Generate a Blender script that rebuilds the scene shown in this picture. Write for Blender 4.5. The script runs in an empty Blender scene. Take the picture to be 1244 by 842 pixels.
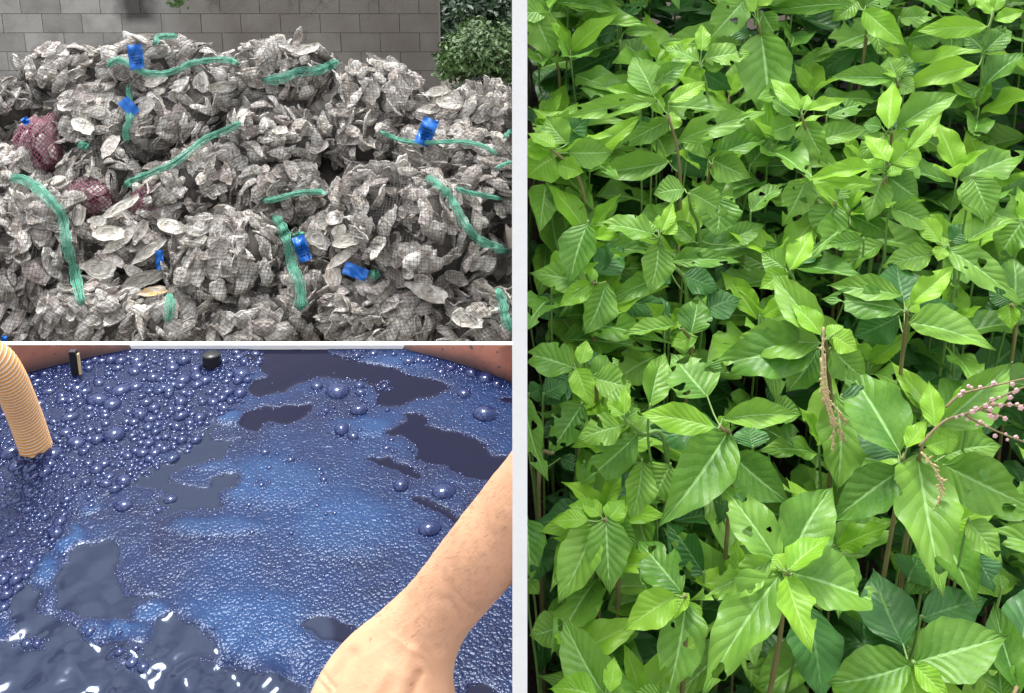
import bpy, math, random
import numpy as np
from mathutils import Vector, Matrix, noise
from mathutils.bvhtree import BVHTree
random.seed(7); rng = np.random.default_rng(7)
SC = bpy.context.scene
COL = SC.collection

# ------------------------------------------------------------------ camera
F, CU, CV, PITCH = 1200.0, 622.0, 30.0, math.radians(15)
CAM = Vector((0, 0, 3.0))
FW = Vector((0, math.cos(PITCH), -math.sin(PITCH)))
UP = Vector((0, math.sin(PITCH), math.cos(PITCH)))
RT = Vector((1, 0, 0))
cd = bpy.data.cameras.new('camera'); cam = bpy.data.objects.new('camera', cd); COL.objects.link(cam)
cam.location = CAM; cam.rotation_euler = (math.pi / 2 - PITCH, 0, 0)
cd.sensor_width = 36; cd.lens = 36 * F / 1244; cd.shift_y = (CV - 421) / 1244
cd.clip_start = 0.02; cd.clip_end = 3000
SC.camera = cam

# ------------------------------------------------------------------ world, sun, exposure
SUN_EL, SUN_AZ = math.radians(66), math.radians(338)      # azimuth clockwise from +Y
w = bpy.data.worlds.new('World'); SC.world = w; w.use_nodes = True
nt = w.node_tree; nt.nodes.clear()
def wn(t, **k):
    n = nt.nodes.new(t)
    for a, b in k.items(): setattr(n, a, b)
    return n
out = wn('ShaderNodeOutputWorld'); bg = wn('ShaderNodeBackground'); bg.inputs['Strength'].default_value = 0.15
sky = wn('ShaderNodeTexSky', sky_type='NISHITA', sun_disc=False, sun_elevation=SUN_EL, sun_rotation=SUN_AZ, dust_density=3.0, air_density=1.0)
hs = wn('ShaderNodeHueSaturation'); hs.inputs['Saturation'].default_value = 0.35
tc = wn('ShaderNodeTexCoord'); ns = wn('ShaderNodeTexNoise'); ns.inputs['Scale'].default_value = 2.6; ns.inputs['Detail'].default_value = 7
mp = wn('ShaderNodeMapping'); mp.inputs['Scale'].default_value = (1, 1, 2.2)
cr = wn('ShaderNodeValToRGB'); cr.color_ramp.elements[0].position = 0.40; cr.color_ramp.elements[1].position = 0.62
mx = wn('ShaderNodeMix', data_type='RGBA'); mx.inputs[7].default_value = (14.5, 14.8, 15.4, 1)
L = nt.links.new
L(sky.outputs[0], hs.inputs['Color']); L(hs.outputs[0], mx.inputs[6]); L(tc.outputs['Generated'], mp.inputs[0])
L(mp.outputs[0], ns.inputs['Vector']); L(ns.outputs['Fac'], cr.inputs[0]); L(cr.outputs[0], mx.inputs[0])
spw = wn('ShaderNodeSeparateXYZ'); L(tc.outputs['Generated'], spw.inputs[0])
gr_ = wn('ShaderNodeMath', operation='MULTIPLY_ADD', use_clamp=True); L(spw.outputs[2], gr_.inputs[0]); gr_.inputs[1].default_value = .85; gr_.inputs[2].default_value = .22
mg = wn('ShaderNodeMix', data_type='RGBA', blend_type='MULTIPLY'); mg.inputs[0].default_value = 1; L(mx.outputs[2], mg.inputs[6]); L(gr_.outputs[0], mg.inputs[7])
L(mg.outputs[2], bg.inputs['Color']); L(bg.outputs[0], out.inputs['Surface'])
sd = bpy.data.lights.new('sun', 'SUN'); sd.energy = 2.2; sd.angle = math.radians(14); sd.color = (1, .97, .92)
so = bpy.data.objects.new('sun', sd); COL.objects.link(so)
sdir = Vector((math.sin(SUN_AZ) * math.cos(SUN_EL), math.cos(SUN_AZ) * math.cos(SUN_EL), math.sin(SUN_EL)))
so.rotation_euler = sdir.to_track_quat('Z', 'Y').to_euler(); so.location = (0, -4, 12)
SC.view_settings.view_transform = 'Standard'; SC.view_settings.look = 'None'
SC.view_settings.exposure = 0.82; SC.view_settings.gamma = 1
SC.cycles.max_bounces = 6; SC.cycles.transparent_max_bounces = 8

# ------------------------------------------------------------------ helpers
def ray(u, v): return FW + RT * ((u - CU) / F) + UP * ((CV - v) / F)       # depth 1 along the axis
def pt(u, v, d): return CAM + ray(u, v) * d
def at_z(u, v, z):
    r = ray(u, v); return CAM + r * ((z - CAM.z) / r.z)
def at_plane(u, v, p, n):
    r = ray(u, v); return CAM + r * ((p - CAM).dot(n) / r.dot(n))
def pix(p):
    q = p - CAM; d = q.dot(FW); return CU + F * q.x / d, CV - F * q.dot(UP) / d, d
def mesh(name, vs, fs, mat=None, smooth=True):
    m = bpy.data.meshes.new(name); m.from_pydata([tuple(v) for v in vs], [], fs)
    if mat:
        for mm in (mat if isinstance(mat, (list, tuple)) else [mat]): m.materials.append(mm)
    if smooth: m.polygons.foreach_set('use_smooth', [True] * len(m.polygons))
    m.update(); return m
def obj(name, me, parent=None, mat=None, world=None, **props):
    o = bpy.data.objects.new(name, me); COL.objects.link(o)
    if parent: o.parent = parent
    if world is not None:
        o.matrix_basis = (Matrix.Translation(-base_of(parent)) @ world) if parent else world
    for k, v in props.items(): o[k] = v
    return o
def base_of(p):
    l = p.location.copy()
    while p.parent: p = p.parent; l += p.location
    return l
def thing(name, label, cat, loc=(0, 0, 0), group=None):
    o = bpy.data.objects.new(name, None); COL.objects.link(o); o.location = loc; o.empty_display_size = .05
    o['label'] = label; o['category'] = cat
    if group: o['group'] = group
    return o
class MB:
    def __init__(s): s.v = []; s.f = []
    def add(s, vs, fs):
        n = len(s.v); s.v += [tuple(v) for v in vs]; s.f += [tuple(i + n for i in f) for f in fs]
    def box(s, lo, hi):
        x0, y0, z0 = lo; x1, y1, z1 = hi
        s.add([(x0,y0,z0),(x1,y0,z0),(x1,y1,z0),(x0,y1,z0),(x0,y0,z1),(x1,y0,z1),(x1,y1,z1),(x0,y1,z1)],
              [(0,3,2,1),(4,5,6,7),(0,1,5,4),(1,2,6,5),(2,3,7,6),(3,0,4,7)])
    def tube(s, pts, rad, seg=8, cap=True):
        pts = [Vector(p) for p in pts]; n = len(pts)
        rs = rad if isinstance(rad, (list, tuple, np.ndarray)) else [rad] * n
        t0 = (pts[1] - pts[0]).normalized(); a = t0.orthogonal().normalized(); vs = []
        for i, p in enumerate(pts):
            t = (pts[min(i + 1, n - 1)] - pts[max(i - 1, 0)]).normalized()
            a = (a - t * a.dot(t)).normalized(); b = t.cross(a)
            for k in range(seg):
                c = 2 * math.pi * k / seg; vs.append(p + (a * math.cos(c) + b * math.sin(c)) * rs[i])
        fs = [(i*seg+k, i*seg+(k+1)%seg, (i+1)*seg+(k+1)%seg, (i+1)*seg+k) for i in range(n-1) for k in range(seg)]
        if cap: fs += [tuple(range(seg-1, -1, -1)), tuple(range((n-1)*seg, n*seg))]
        s.add(vs, fs)
    def build(s, name, mat, parent=None, smooth=False, **props):
        vs = s.v
        if parent is not None:
            b = base_of(parent); vs = [(x - b.x, y - b.y, z - b.z) for x, y, z in vs]
        return obj(name, mesh(name, vs, s.f, mat, smooth), parent, **props)
def bez(pts, n):
    """Catmull-Rom through pts"""
    P = [Vector(p) for p in pts]; P = [P[0] * 2 - P[1]] + P + [P[-1] * 2 - P[-2]]; o = []
    m = len(P) - 3
    for i in range(m):
        for k in range(n):
            t = k / n; a, b, c, d = P[i:i+4]
            o.append(.5 * ((2*b) + (c-a)*t + (2*a-5*b+4*c-d)*t*t + (3*b-a-3*c+d)*t**3))
    o.append(P[-2]); return o

# ------------------------------------------------------------------ material toolkit
class NT:
    def __init__(s, name):
        s.m = bpy.data.materials.new(name); s.m.use_nodes = True; s.t = s.m.node_tree
        s.b = s.t.nodes['Principled BSDF']; s.o = s.t.nodes['Material Output']
    def n(s, t, ins=None, **k):
        x = s.t.nodes.new(t)
        for a, b in k.items(): setattr(x, a, b)
        for a, b in (ins or {}).items(): s.set(x.inputs[a], b)
        return x
    def set(s, sock, v):
        if isinstance(v, bpy.types.NodeSocket): s.t.links.new(v, sock)
        elif isinstance(v, bpy.types.Node): s.t.links.new(v.outputs[0], sock)
        else: sock.default_value = v
    def math(s, op, a, b=0.0, c=0.0, clamp=False):
        x = s.n('ShaderNodeMath', operation=op, use_clamp=clamp); s.set(x.inputs[0], a); s.set(x.inputs[1], b); s.set(x.inputs[2], c); return x.outputs[0]
    def mix(s, f, a, b, blend='MIX'):
        x = s.n('ShaderNodeMix', data_type='RGBA', blend_type=blend); s.set(x.inputs[0], f)
        for i, q in ((6, a), (7, b)):
            s.set(x.inputs[i], q if not isinstance(q, tuple) else (*q[:3], 1))
        return x.outputs[2]
    def noise(s, scale, detail=4, vec=None, rough=.5, out='Fac'):
        x = s.n('ShaderNodeTexNoise', {'Scale': scale, 'Detail': detail, 'Roughness': rough})
        if vec is not None: s.set(x.inputs['Vector'], vec)
        return x.outputs[out]
    def ramp(s, f, stops):
        x = s.n('ShaderNodeValToRGB', {0: f}); e = x.color_ramp.elements
        while len(e) < len(stops): e.new(.5)
        for i, (p, c) in enumerate(stops):
            e[i].position = p; e[i].color = (*c[:3], 1) if isinstance(c, tuple) else (c, c, c, 1)
        return x.outputs[0]
    def bump(s, h, strength, dist, normal=None):
        x = s.n('ShaderNodeBump', {'Height': h, 'Strength': strength, 'Distance': dist})
        if normal is not None: s.set(x.inputs['Normal'], normal)
        return x.outputs[0]
    def coord(s, k='Object'): return s.n('ShaderNodeTexCoord').outputs[k]
    def rnd(s): return s.n('ShaderNodeObjectInfo').outputs['Random']
    def fin(s, **k):
        for a, b in k.items():
            a = a.replace('_', ' ')
            s.set(s.b.inputs[a], (*b, 1) if isinstance(b, tuple) and len(b) == 3 and 'Radius' not in a else b)
        return s.m
def simple(name, col, rough=.6, bump=0, scale=60, var=.25, **k):
    t = NT(name); c = t.coord(); n = t.noise(scale, 5, c)
    dark = tuple(x * (1 - var) for x in col); lite = tuple(min(1, x * (1 + var)) for x in col)
    t.fin(Base_Color=t.mix(n, dark, lite), Roughness=rough, **k)
    if bump: t.set(t.b.inputs['Normal'], t.bump(n, .6, bump))
    return t.m

def m_shell(name='oyster_shell_lime', pal=((.22, .185, .15), (.46, .42, .37), (.68, .645, .59), (.88, .86, .82)), dk=(.12, .095, .07)):
    t = NT(name); c = t.coord(); r = t.rnd()
    off = t.n('ShaderNodeVectorMath', operation='ADD'); t.set(off.inputs[0], c)
    cmb = t.n('ShaderNodeCombineXYZ'); t.set(cmb.inputs[0], t.math('MULTIPLY', r, 37.0)); t.set(cmb.inputs[1], t.math('MULTIPLY', r, 11.0)); t.set(off.inputs[1], cmb)
    n1 = t.noise(1.6, 4, off.outputs[0]); n2 = t.noise(5.0, 6, off.outputs[0], .65)
    col = t.ramp(n1, [(.30, pal[0]), (.42, pal[1]), (.54, pal[2]), (.70, pal[3])])
    col = t.mix(t.ramp(n2, [(.34, .8), (.47, 0.0)]), col, dk)
    col = t.mix(t.math('MULTIPLY', t.ramp(r, [(.72, 0.0), (.9, .45)]), n2), col, (.36, .22, .24))
    hsv = t.n('ShaderNodeHueSaturation', {'Color': col, 'Value': t.math('MULTIPLY_ADD', t.math('FRACT', t.math('MULTIPLY', r, 7.3)), .72, .62)}).outputs[0]
    sep = t.n('ShaderNodeSeparateXYZ', {0: c})
    vl = t.n('ShaderNodeVectorMath', {0: c}, operation='LENGTH').outputs['Value']
    ring = t.math('SINE', t.math('ADD', t.math('MULTIPLY', vl, 34.0), t.math('MULTIPLY', n2, 14.0)))
    h = t.math('ADD', t.math('MULTIPLY', ring, .35), t.math('MULTIPLY', n2, .9))
    hsv = t.mix(t.math('MULTIPLY', t.math('MULTIPLY_ADD', ring, -.5, .5), .35), hsv, (.14, .12, .10))
    return t.fin(Base_Color=hsv, Roughness=.82, Normal=t.bump(h, .7, .005))
def m_shell_clean(name, a, b):
    t = NT(name); c = t.coord(); n = t.noise(2.5, 5, c)
    return t.fin(Base_Color=t.mix(t.ramp(n, [(.4, 0.0), (.62, 1.0)]), a, b), Roughness=.45, Normal=t.bump(n, .5, .006))
def m_block():
    t = NT('concrete_block'); c = t.coord(); g = t.n('ShaderNodeNewGeometry').outputs['Position']; r = t.rnd()
    n = t.noise(160, 3, c); n2 = t.noise(1.3, 5, g)
    col = t.mix(r, (.38, .37, .345), (.56, .545, .505)); col = t.mix(t.math('MULTIPLY', t.ramp(t.noise(4.5, 6, g), [(.42, 0.0), (.7, 1.0)]), .45), t.mix(t.ramp(n, [(.35, .35), (.6, 0.0)]), col, (.14, .13, .12)), (.17, .155, .135))
    # weathering: right half of the wall stained brown-grey, one black drip patch
    sp = t.n('ShaderNodeSeparateXYZ', {0: g})
    side = t.math('MULTIPLY', t.ramp(t.math('MULTIPLY_ADD', sp.outputs[0], .14, .95), [(.42, 0.0), (.56, 1.0)]), t.ramp(n2, [(.3, .45), (.65, .95)]))
    col = t.mix(side, col, (.19, .165, .14))
    dx = t.math('ABSOLUTE', t.math('ADD', sp.outputs[0], 3.78)); 
    patch = t.math('MULTIPLY', t.ramp(t.math('MULTIPLY_ADD', t.noise(9, 4, g), .2, dx), [(.18, 1.0), (.36, 0.0)]), t.ramp(t.math('ADD', sp.outputs[2], t.math('MULTIPLY', n2, .1)), [(.44, 0.0), (.54, 1.0)]))
    col = t.mix(t.math('MULTIPLY', patch, .85), col, (.035, .032, .03))
    return t.fin(Base_Color=col, Roughness=.95, Normal=t.bump(t.noise(90, 6, c), .8, .006))
def m_leaf(name, c_dark, c_lite, rim, trans=.30, rough=.40, bd=.0009):
    t = NT(name); uv = t.n('ShaderNodeUVMap').outputs[0]; sp = t.n('ShaderNodeSeparateXYZ', {0: uv}); r = t.rnd(); c = t.coord()
    u, v = sp.outputs[0], sp.outputs[1]                      # u along 0..1, v across, .5 = midrib
    av = t.math('ABSOLUTE', t.math('MULTIPLY_ADD', v, 2.0, -1.0))
    nz = t.noise(3.0, 3, c); warp = t.math('MULTIPLY_ADD', nz, .8, -.4)
    ph = t.math('SUBTRACT', t.math('MULTIPLY', u, 8.5), t.math('MULTIPLY', t.math('POWER', av, .75), 2.3)); ph = t.math('ADD', ph, warp)
    pp = t.math('PINGPONG', ph, .5)                          # 0 at veins .. .5 between
    lat = t.ramp(pp, [(0.0, 1.0), (.055, 0.0)])
    mid = t.ramp(av, [(.0, 1.0), (.035, .9), (.07, 0.0)])
    fine = t.noise(22, 4, c)
    base = t.mix(t.math('MULTIPLY_ADD', t.ramp(t.noise(2.0, 4, c), [(.35, 0.0), (.65, 1.0)]), .38, t.math('MULTIPLY', r, .62), clamp=True), c_dark, c_lite)
    base = t.mix(t.math('MULTIPLY', t.ramp(fine, [(.45, 0.0), (.7, 1.0)]), .25), base, c_lite)
    base = t.mix(t.math('MULTIPLY', lat, .13), base, rim); base = t.mix(t.math('MULTIPLY', mid, .8), base, rim)
    back = t.n('ShaderNodeNewGeometry').outputs['Backfacing']
    base = t.mix(t.math('MULTIPLY', back, .35), base, rim)
    h = t.math('ADD', t.math('MULTIPLY', t.math('POWER', t.math('MULTIPLY', pp, 2.0), .6), 1.0), t.math('MULTIPLY', mid, -.6)); h = t.math('ADD', h, t.math('MULTIPLY', fine, .35))
    bp = t.bump(h, .8, bd)
    t.fin(Base_Color=base, Roughness=t.math('MULTIPLY_ADD', fine, .25, rough - .1), Normal=bp, Specular_IOR_Level=.45)
    tr = t.n('ShaderNodeBsdfTranslucent', {'Color': t.mix(.5, base, c_lite), 'Normal': bp})
    ms = t.n('ShaderNodeMixShader', {0: trans, 1: t.b.outputs[0], 2: tr.outputs[0]})
    t.t.links.new(ms.outputs[0], t.o.inputs['Surface']); return t.m

M = {}
M['white'] = simple('white_paint', (.86, .86, .85), .55, .0006, 90, .02)
M['shell'] = m_shell()
M['shell_white'] = m_shell('clean_white_shell', ((.50, .45, .37), (.66, .62, .54), (.76, .73, .66), (.86, .85, .80)), (.34, .29, .22))
M['shell_yellow'] = m_shell_clean('yellow_stained_shell', (.62, .56, .48), (.62, .40, .12))
M['core'] = simple('gap_shade_shells', (.075, .065, .055), .95, .01, 30, .6)  # dark tone stands in for shade deep between shells
M['net'] = simple('grey_nylon_net', (.050, .048, .046), .7)
M['net_red'] = simple('wine_red_net', (.20, .045, .085), .6)
M['band'] = simple('green_nylon_net', (.15, .46, .33), .5, 0, 60, .45)
M['band_fill'] = simple('green_net_weave', (.03, .22, .14), .7, .002, 90, .6)
M['tag'] = simple('blue_plastic_tag', (.008, .13, .50), .35, .003, 40, .3)
M['tag_ink'] = simple('tag_ink', (.004, .02, .09), .6)
M['block'] = m_block()
M['mortar'] = simple('mortar', (.10, .095, .085), .95)
M['ground'] = simple('yard_ground', (.10, .09, .075), .95, .01, 8, .4)
M['soil'] = simple('dark_soil', (.045, .034, .025), .95, .01, 35, .6)
M['deck'] = simple('deck_concrete', (.25, .24, .22), .9, .002, 30)
M['straw'] = simple('dry_litter', (.16, .115, .06), .9)
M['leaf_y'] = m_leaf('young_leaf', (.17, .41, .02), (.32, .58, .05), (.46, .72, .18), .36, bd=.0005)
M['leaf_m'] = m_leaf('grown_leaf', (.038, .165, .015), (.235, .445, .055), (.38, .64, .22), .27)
M['leaf_shade'] = m_leaf('shade_leaf', (.022, .105, .022), (.070, .225, .040), (.16, .34, .11), .20)  # darker copy of the leaf; shade among lower leaves put into its colour
M['stem'] = simple('green_stem', (.20, .34, .09), .55, .001, 50, .3)
M['stem_red'] = simple('reddish_stem', (.24, .19, .085), .6, .001, 30, .55)
M['dry'] = simple('dried_flower_spike', (.60, .47, .25), .8, .001, 80, .35)
M['pink'] = simple('pink_blossom', (.80, .50, .50), .6, 0, 60, .2)
M['bush'] = simple('hedge_leaf', (.055, .115, .022), .5, 0, 3, .6, Transmission_Weight=0.0)
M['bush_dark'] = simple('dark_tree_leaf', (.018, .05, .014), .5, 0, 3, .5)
M['bark'] = simple('bark', (.09, .07, .05), .9)
M['black'] = simple('black_plastic', (.012, .012, .013), .35)
M['vine'] = simple('dry_vine', (.16, .12, .09), .9)

# ------------------------------------------------------------------ large setting
LIQ = 3.0 - 0.75                       # height of the dye surface
def rect(name, x0, x1, y0, y1, z, mat, **p):
    return obj(name, mesh(name, [(x0,y0,z),(x1,y0,z),(x1,y1,z),(x0,y1,z)], [(0,1,2,3)], mat), **p)
rect('ground', -600, 600, -500, 900, -0.4, M['ground'], kind='structure')
mb = MB(); mb.box((-1.6, -1.2, -.39), (-.03, 1.5, 1.35)); mb.build('deck', M['deck'], kind='structure')

# partition board standing in for the white border between the views (edge-on to the viewer)
def part_pts(xl, xr, y0d, y1):
    """slanted near edge at axial depth y0d, top slopes just above the upper edge of the view"""
    pr = []
    top = math.tan(math.radians(10.5))
    def onfront(z): return (y0d - (CAM.z - z) * math.sin(PITCH)) / math.cos(PITCH)
    zt = CAM.z - .02
    pr = [(onfront(1.35), 1.35), (onfront(zt), zt), (1.0, 3 - top * 1.0), (y1, 3 - top * y1), (y1, -.39), (1.7, -.39), (1.7, 1.35)]
    n = len(pr)
    vs = [(xl, y, z) for y, z in pr] + [(xr, y, z) for y, z in pr]
    fs = [tuple(range(n))[::-1], tuple(range(n, 2 * n))] + [(i, (i + 1) % n, n + (i + 1) % n, n + i) for i in range(n)]
    return vs, fs
D0 = .45
vs, fs = part_pts(0.8 / F * D0, 18.6 / F * D0, D0, 9.0)
obj('divider_board', mesh('divider_board', vs, fs, M['white'], False), label='tall white partition board standing in for the border between heap and plants', category='divider')

# ------------------------------------------------------------------ block wall
WY, WB = 9.62, -.4
BL, BH, BD = .40, .20, .19
xend = pt(533, 50, 9.9).x
wall = thing('block_wall', 'weathered grey concrete block wall behind the shell heap', 'wall', (0, WY, WB))
g = .006
bm = MB(); bm.box((g/2, 0, g/2), (BL - g/2, BD, BH - g/2)); blk = mesh('block', bm.v, bm.f, M['block'], False)
bm = MB(); bm.box((g/2, 0, g/2), (BL/2 - g/2, BD, BH - g/2)); half = mesh('half_block', bm.v, bm.f, M['block'], False)
zoff = -.065
for j in range(9):
    odd = j % 2
    for i in range(16):
        x = xend - BL * (i + 1) + (BL / 2 if odd else 0)
        if odd and i == 0:
            obj('half_block', half, wall).location = (xend - BL/2, random.uniform(0, .003), j * BH + zoff); continue
        o = obj('block', blk, wall); o.location = (x, random.uniform(0, .005), j * BH + zoff)
mb = MB(); mb.box((xend - 6.2, WY + .012, WB + zoff), (xend - .01, WY + BD - .01, WB + 9 * BH + zoff - .01)); mb.build('mortar', M['mortar'], wall)
mb = MB()
for k in range(16):
    x = pt(random.uniform(245, 480), 5, 9.85).x; z = 1.0; p = []
    a = random.uniform(-.5, .5)
    for s in range(14):
        p.append((x, WY - .012 - .008 * random.random(), z)); a += random.uniform(-.5, .5); a *= .9
        x += math.sin(a) * .06; z -= .05 * random.uniform(.3, 1)
    mb.tube(p, [.006 * (1 - i / 16) for i in range(14)], 4)
mb.build('dry_vine', M['vine'], None, True, label='thin dry vine stems hanging over the top courses of the block wall', category='vine')
mb = MB()
for k in range(60):
    c = pt(216 + random.gauss(0, 5), 3 + random.gauss(0, 3.5), 9.75); n = Vector((random.gauss(0, 1), -1.4, random.gauss(.6, .6))).normalized()
    a = n.orthogonal().normalized() * .022; b = n.cross(a).normalized() * .016
    mb.add([c - a, c - b, c + a, c + b], [(0, 1, 2, 3)])
mb.tube([pt(216, -16, 9.8), pt(216, -3, 9.78), pt(217, 5, 9.76)], .004, 4)
mb.build('weed', M['bush'], None, label='small green weed growing from a joint of the block wall', category='plant')

# ------------------------------------------------------------------ hedge and dark tree
def foliage(name, label, cat, blobs, n, size, mat, trunk):
    t = thing(name, label, cat, trunk)
    vs, fs = [], []
    for k in range(n):
        c, r = random.choice(blobs)
        d = Vector((random.gauss(0, 1), random.gauss(0, 1), random.gauss(0, 1))).normalized()
        p = Vector(c) + Vector((d.x * r[0], d.y * r[1], d.z * r[2])) * (random.random() ** .5) * (1 + .55 * noise.noise(Vector(c) * 3 + d * 2.6))
        nn = (d + Vector((random.gauss(0, .6), random.gauss(0, .6), random.gauss(.4, .6)))).normalized()
        a = nn.orthogonal().normalized(); b = nn.cross(a); an = random.uniform(0, 6.28)
        a, b = a * math.cos(an) + b * math.sin(an), b * math.cos(an) - a * math.sin(an)
        s = size * random.uniform(.6, 1.3)
        p -= Vector(trunk); i = len(vs)
        vs += [p - a * s, p + b * s * .45 + nn * s * .1, p + a * s, p - b * s * .45 + nn * s * .1]; fs.append((i, i+1, i+2, i+3))
    obj('crown', mesh('crown', vs, fs, mat, False), t)
    mb = MB()
    for c, r in blobs:
        c = Vector(c); b = Vector(trunk)
        mb.tube([b, b.lerp(c, .5) + Vector((.05, 0, -.1)), c], [.05, .03, .012], 6)
        for q in range(4):
            e = c + Vector((random.uniform(-1, 1) * r[0], random.uniform(-1, 1) * r[1], random.uniform(0, 1) * r[2])) * .7
            mb.tube([b.lerp(c, .6), e], [.018, .006], 5)
    mb.build('trunk', M['bark'], t, True)
bl = []
for u, v, ru, rv in ((570, 62, 34, 26), (600, 58, 36, 32), (640, 70, 30, 40), (548, 74, 20, 16), (590, 92, 48, 22), (575, 40, 22, 14)):
    c = pt(u, v, 9.3 + random.uniform(-.2, .3)); s = 9.3 / F; bl.append((c, (ru * s, .45, rv * s)))
foliage('hedge_bush', 'bright green leafy bush beside the end of the block wall', 'bush', bl, 8000, .030, M['bush'], (.35 - .5, 9.4, -.4))
bl = []
for u, v, ru, rv in ((560, -5, 60, 30), (600, 5, 60, 40), (545, 30, 40, 40), (650, 20, 60, 60), (600, 60, 80, 50)):
    c = pt(u, v, 12.5 + random.uniform(-.3, .6)); s = 12.5 / F; bl.append((c, (ru * s, .8, rv * s)))
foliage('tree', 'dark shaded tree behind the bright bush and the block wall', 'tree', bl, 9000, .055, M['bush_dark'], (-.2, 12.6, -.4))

# ------------------------------------------------------------------ shells
def shell_mesh(seed, mat, SEG=18, RINGS=6):
    r = random.Random(seed); vs = []; fs = []
    elong = r.uniform(.44, .66); bend = r.uniform(-.22, .22); cup = r.uniform(.12, .34); ph = [r.uniform(0, 6.28) for _ in range(4)]
    def prof(a):
        q = 1 + .08 * math.sin(3 * a + ph[0]) + .06 * math.sin(5 * a + ph[1]) + .05 * math.sin(8 * a + ph[2])
        x = math.cos(a) * .5; y = math.sin(a) * .5 * elong * (1 + .26 * math.cos(a)) ; return x * q, y * q
    for side in (1, -1):
        st = len(vs)
        for k in range(RINGS + 1):
            t = k / RINGS
            if k == 0: vs.append((-.16 if side > 0 else -.2, 0, side * .018 - cup * .5 + .02)); continue
            for j in range(SEG):
                a = 2 * math.pi * j / SEG; x, y = prof(a)
                cx = -.16 * (1 - t)
                X = cx + x * t; Y = y * t + bend * (X * X)
                th = .085 * (1 - t ** 4) + (.016 if k == RINGS else 0)
                z = cup * (t ** 2) * .55 - cup * .5 + side * th * .5
                if side < 0: z += .030 * ((k % 2) - .5) * t        # stepped growth layers outside
                z += .013 * math.sin(4 * a + ph[3] + k * .6) * t * t + r.uniform(-.010, .010) * t + (.012 * ((k + 1) % 2) if side > 0 else 0); X += r.uniform(-.008, .008); Y += r.uniform(-.008, .008)
                vs.append((X, Y, z))
        for j in range(SEG):
            a, b = st + 1 + j, st + 1 + (j + 1) % SEG
            fs.append((st, a, b) if side > 0 else (st, b, a))
            for k in range(RINGS - 1):
                a0 = st + 1 + k * SEG + j; b0 = st + 1 + k * SEG + (j + 1) % SEG; a1 = a0 + SEG; b1 = b0 + SEG
                fs.append((a0, a1, b1, b0) if side > 0 else (a0, b0, b1, a1))
    n = 1 + RINGS * SEG
    for j in range(SEG):
        a, b = 1 + (RINGS - 1) * SEG + j, 1 + (RINGS - 1) * SEG + (j + 1) % SEG
        fs.append((a, n + a, n + b, b))
    return mesh('oyster_shell', vs, fs, mat, False)
SH = [shell_mesh(i, M['shell']) for i in range(12)]
SHA = []
for m in SH:
    co = np.empty(len(m.vertices) * 3); m.vertices.foreach_get('co', co); m.calc_loop_triangles()
    tr = np.empty(len(m.loop_triangles) * 3, dtype=np.int32); m.loop_triangles.foreach_get('vertices', tr)
    SHA.append((co.reshape(-1, 3), tr.reshape(-1, 3)))
HP = Vector((0, 4.5, .1)); HN = Vector((0, -(1.31 - .1), 1.5)).normalized()      # mean slope of the heap
def frame(n, roll):
    n = n.normalized(); a = n.orthogonal().normalized(); b = n.cross(a)
    x = a * math.cos(roll) + b * math.sin(roll); y = n.cross(x)
    return Matrix((x, y, n)).transposed().to_4x4()
allT, allV = [], []; nv_all = 0
def stash(co, tr):
    global nv_all
    allV.append(co); allT.append(tr + nv_all); nv_all += len(co)
GREY = (.13, .125, .12)
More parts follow.
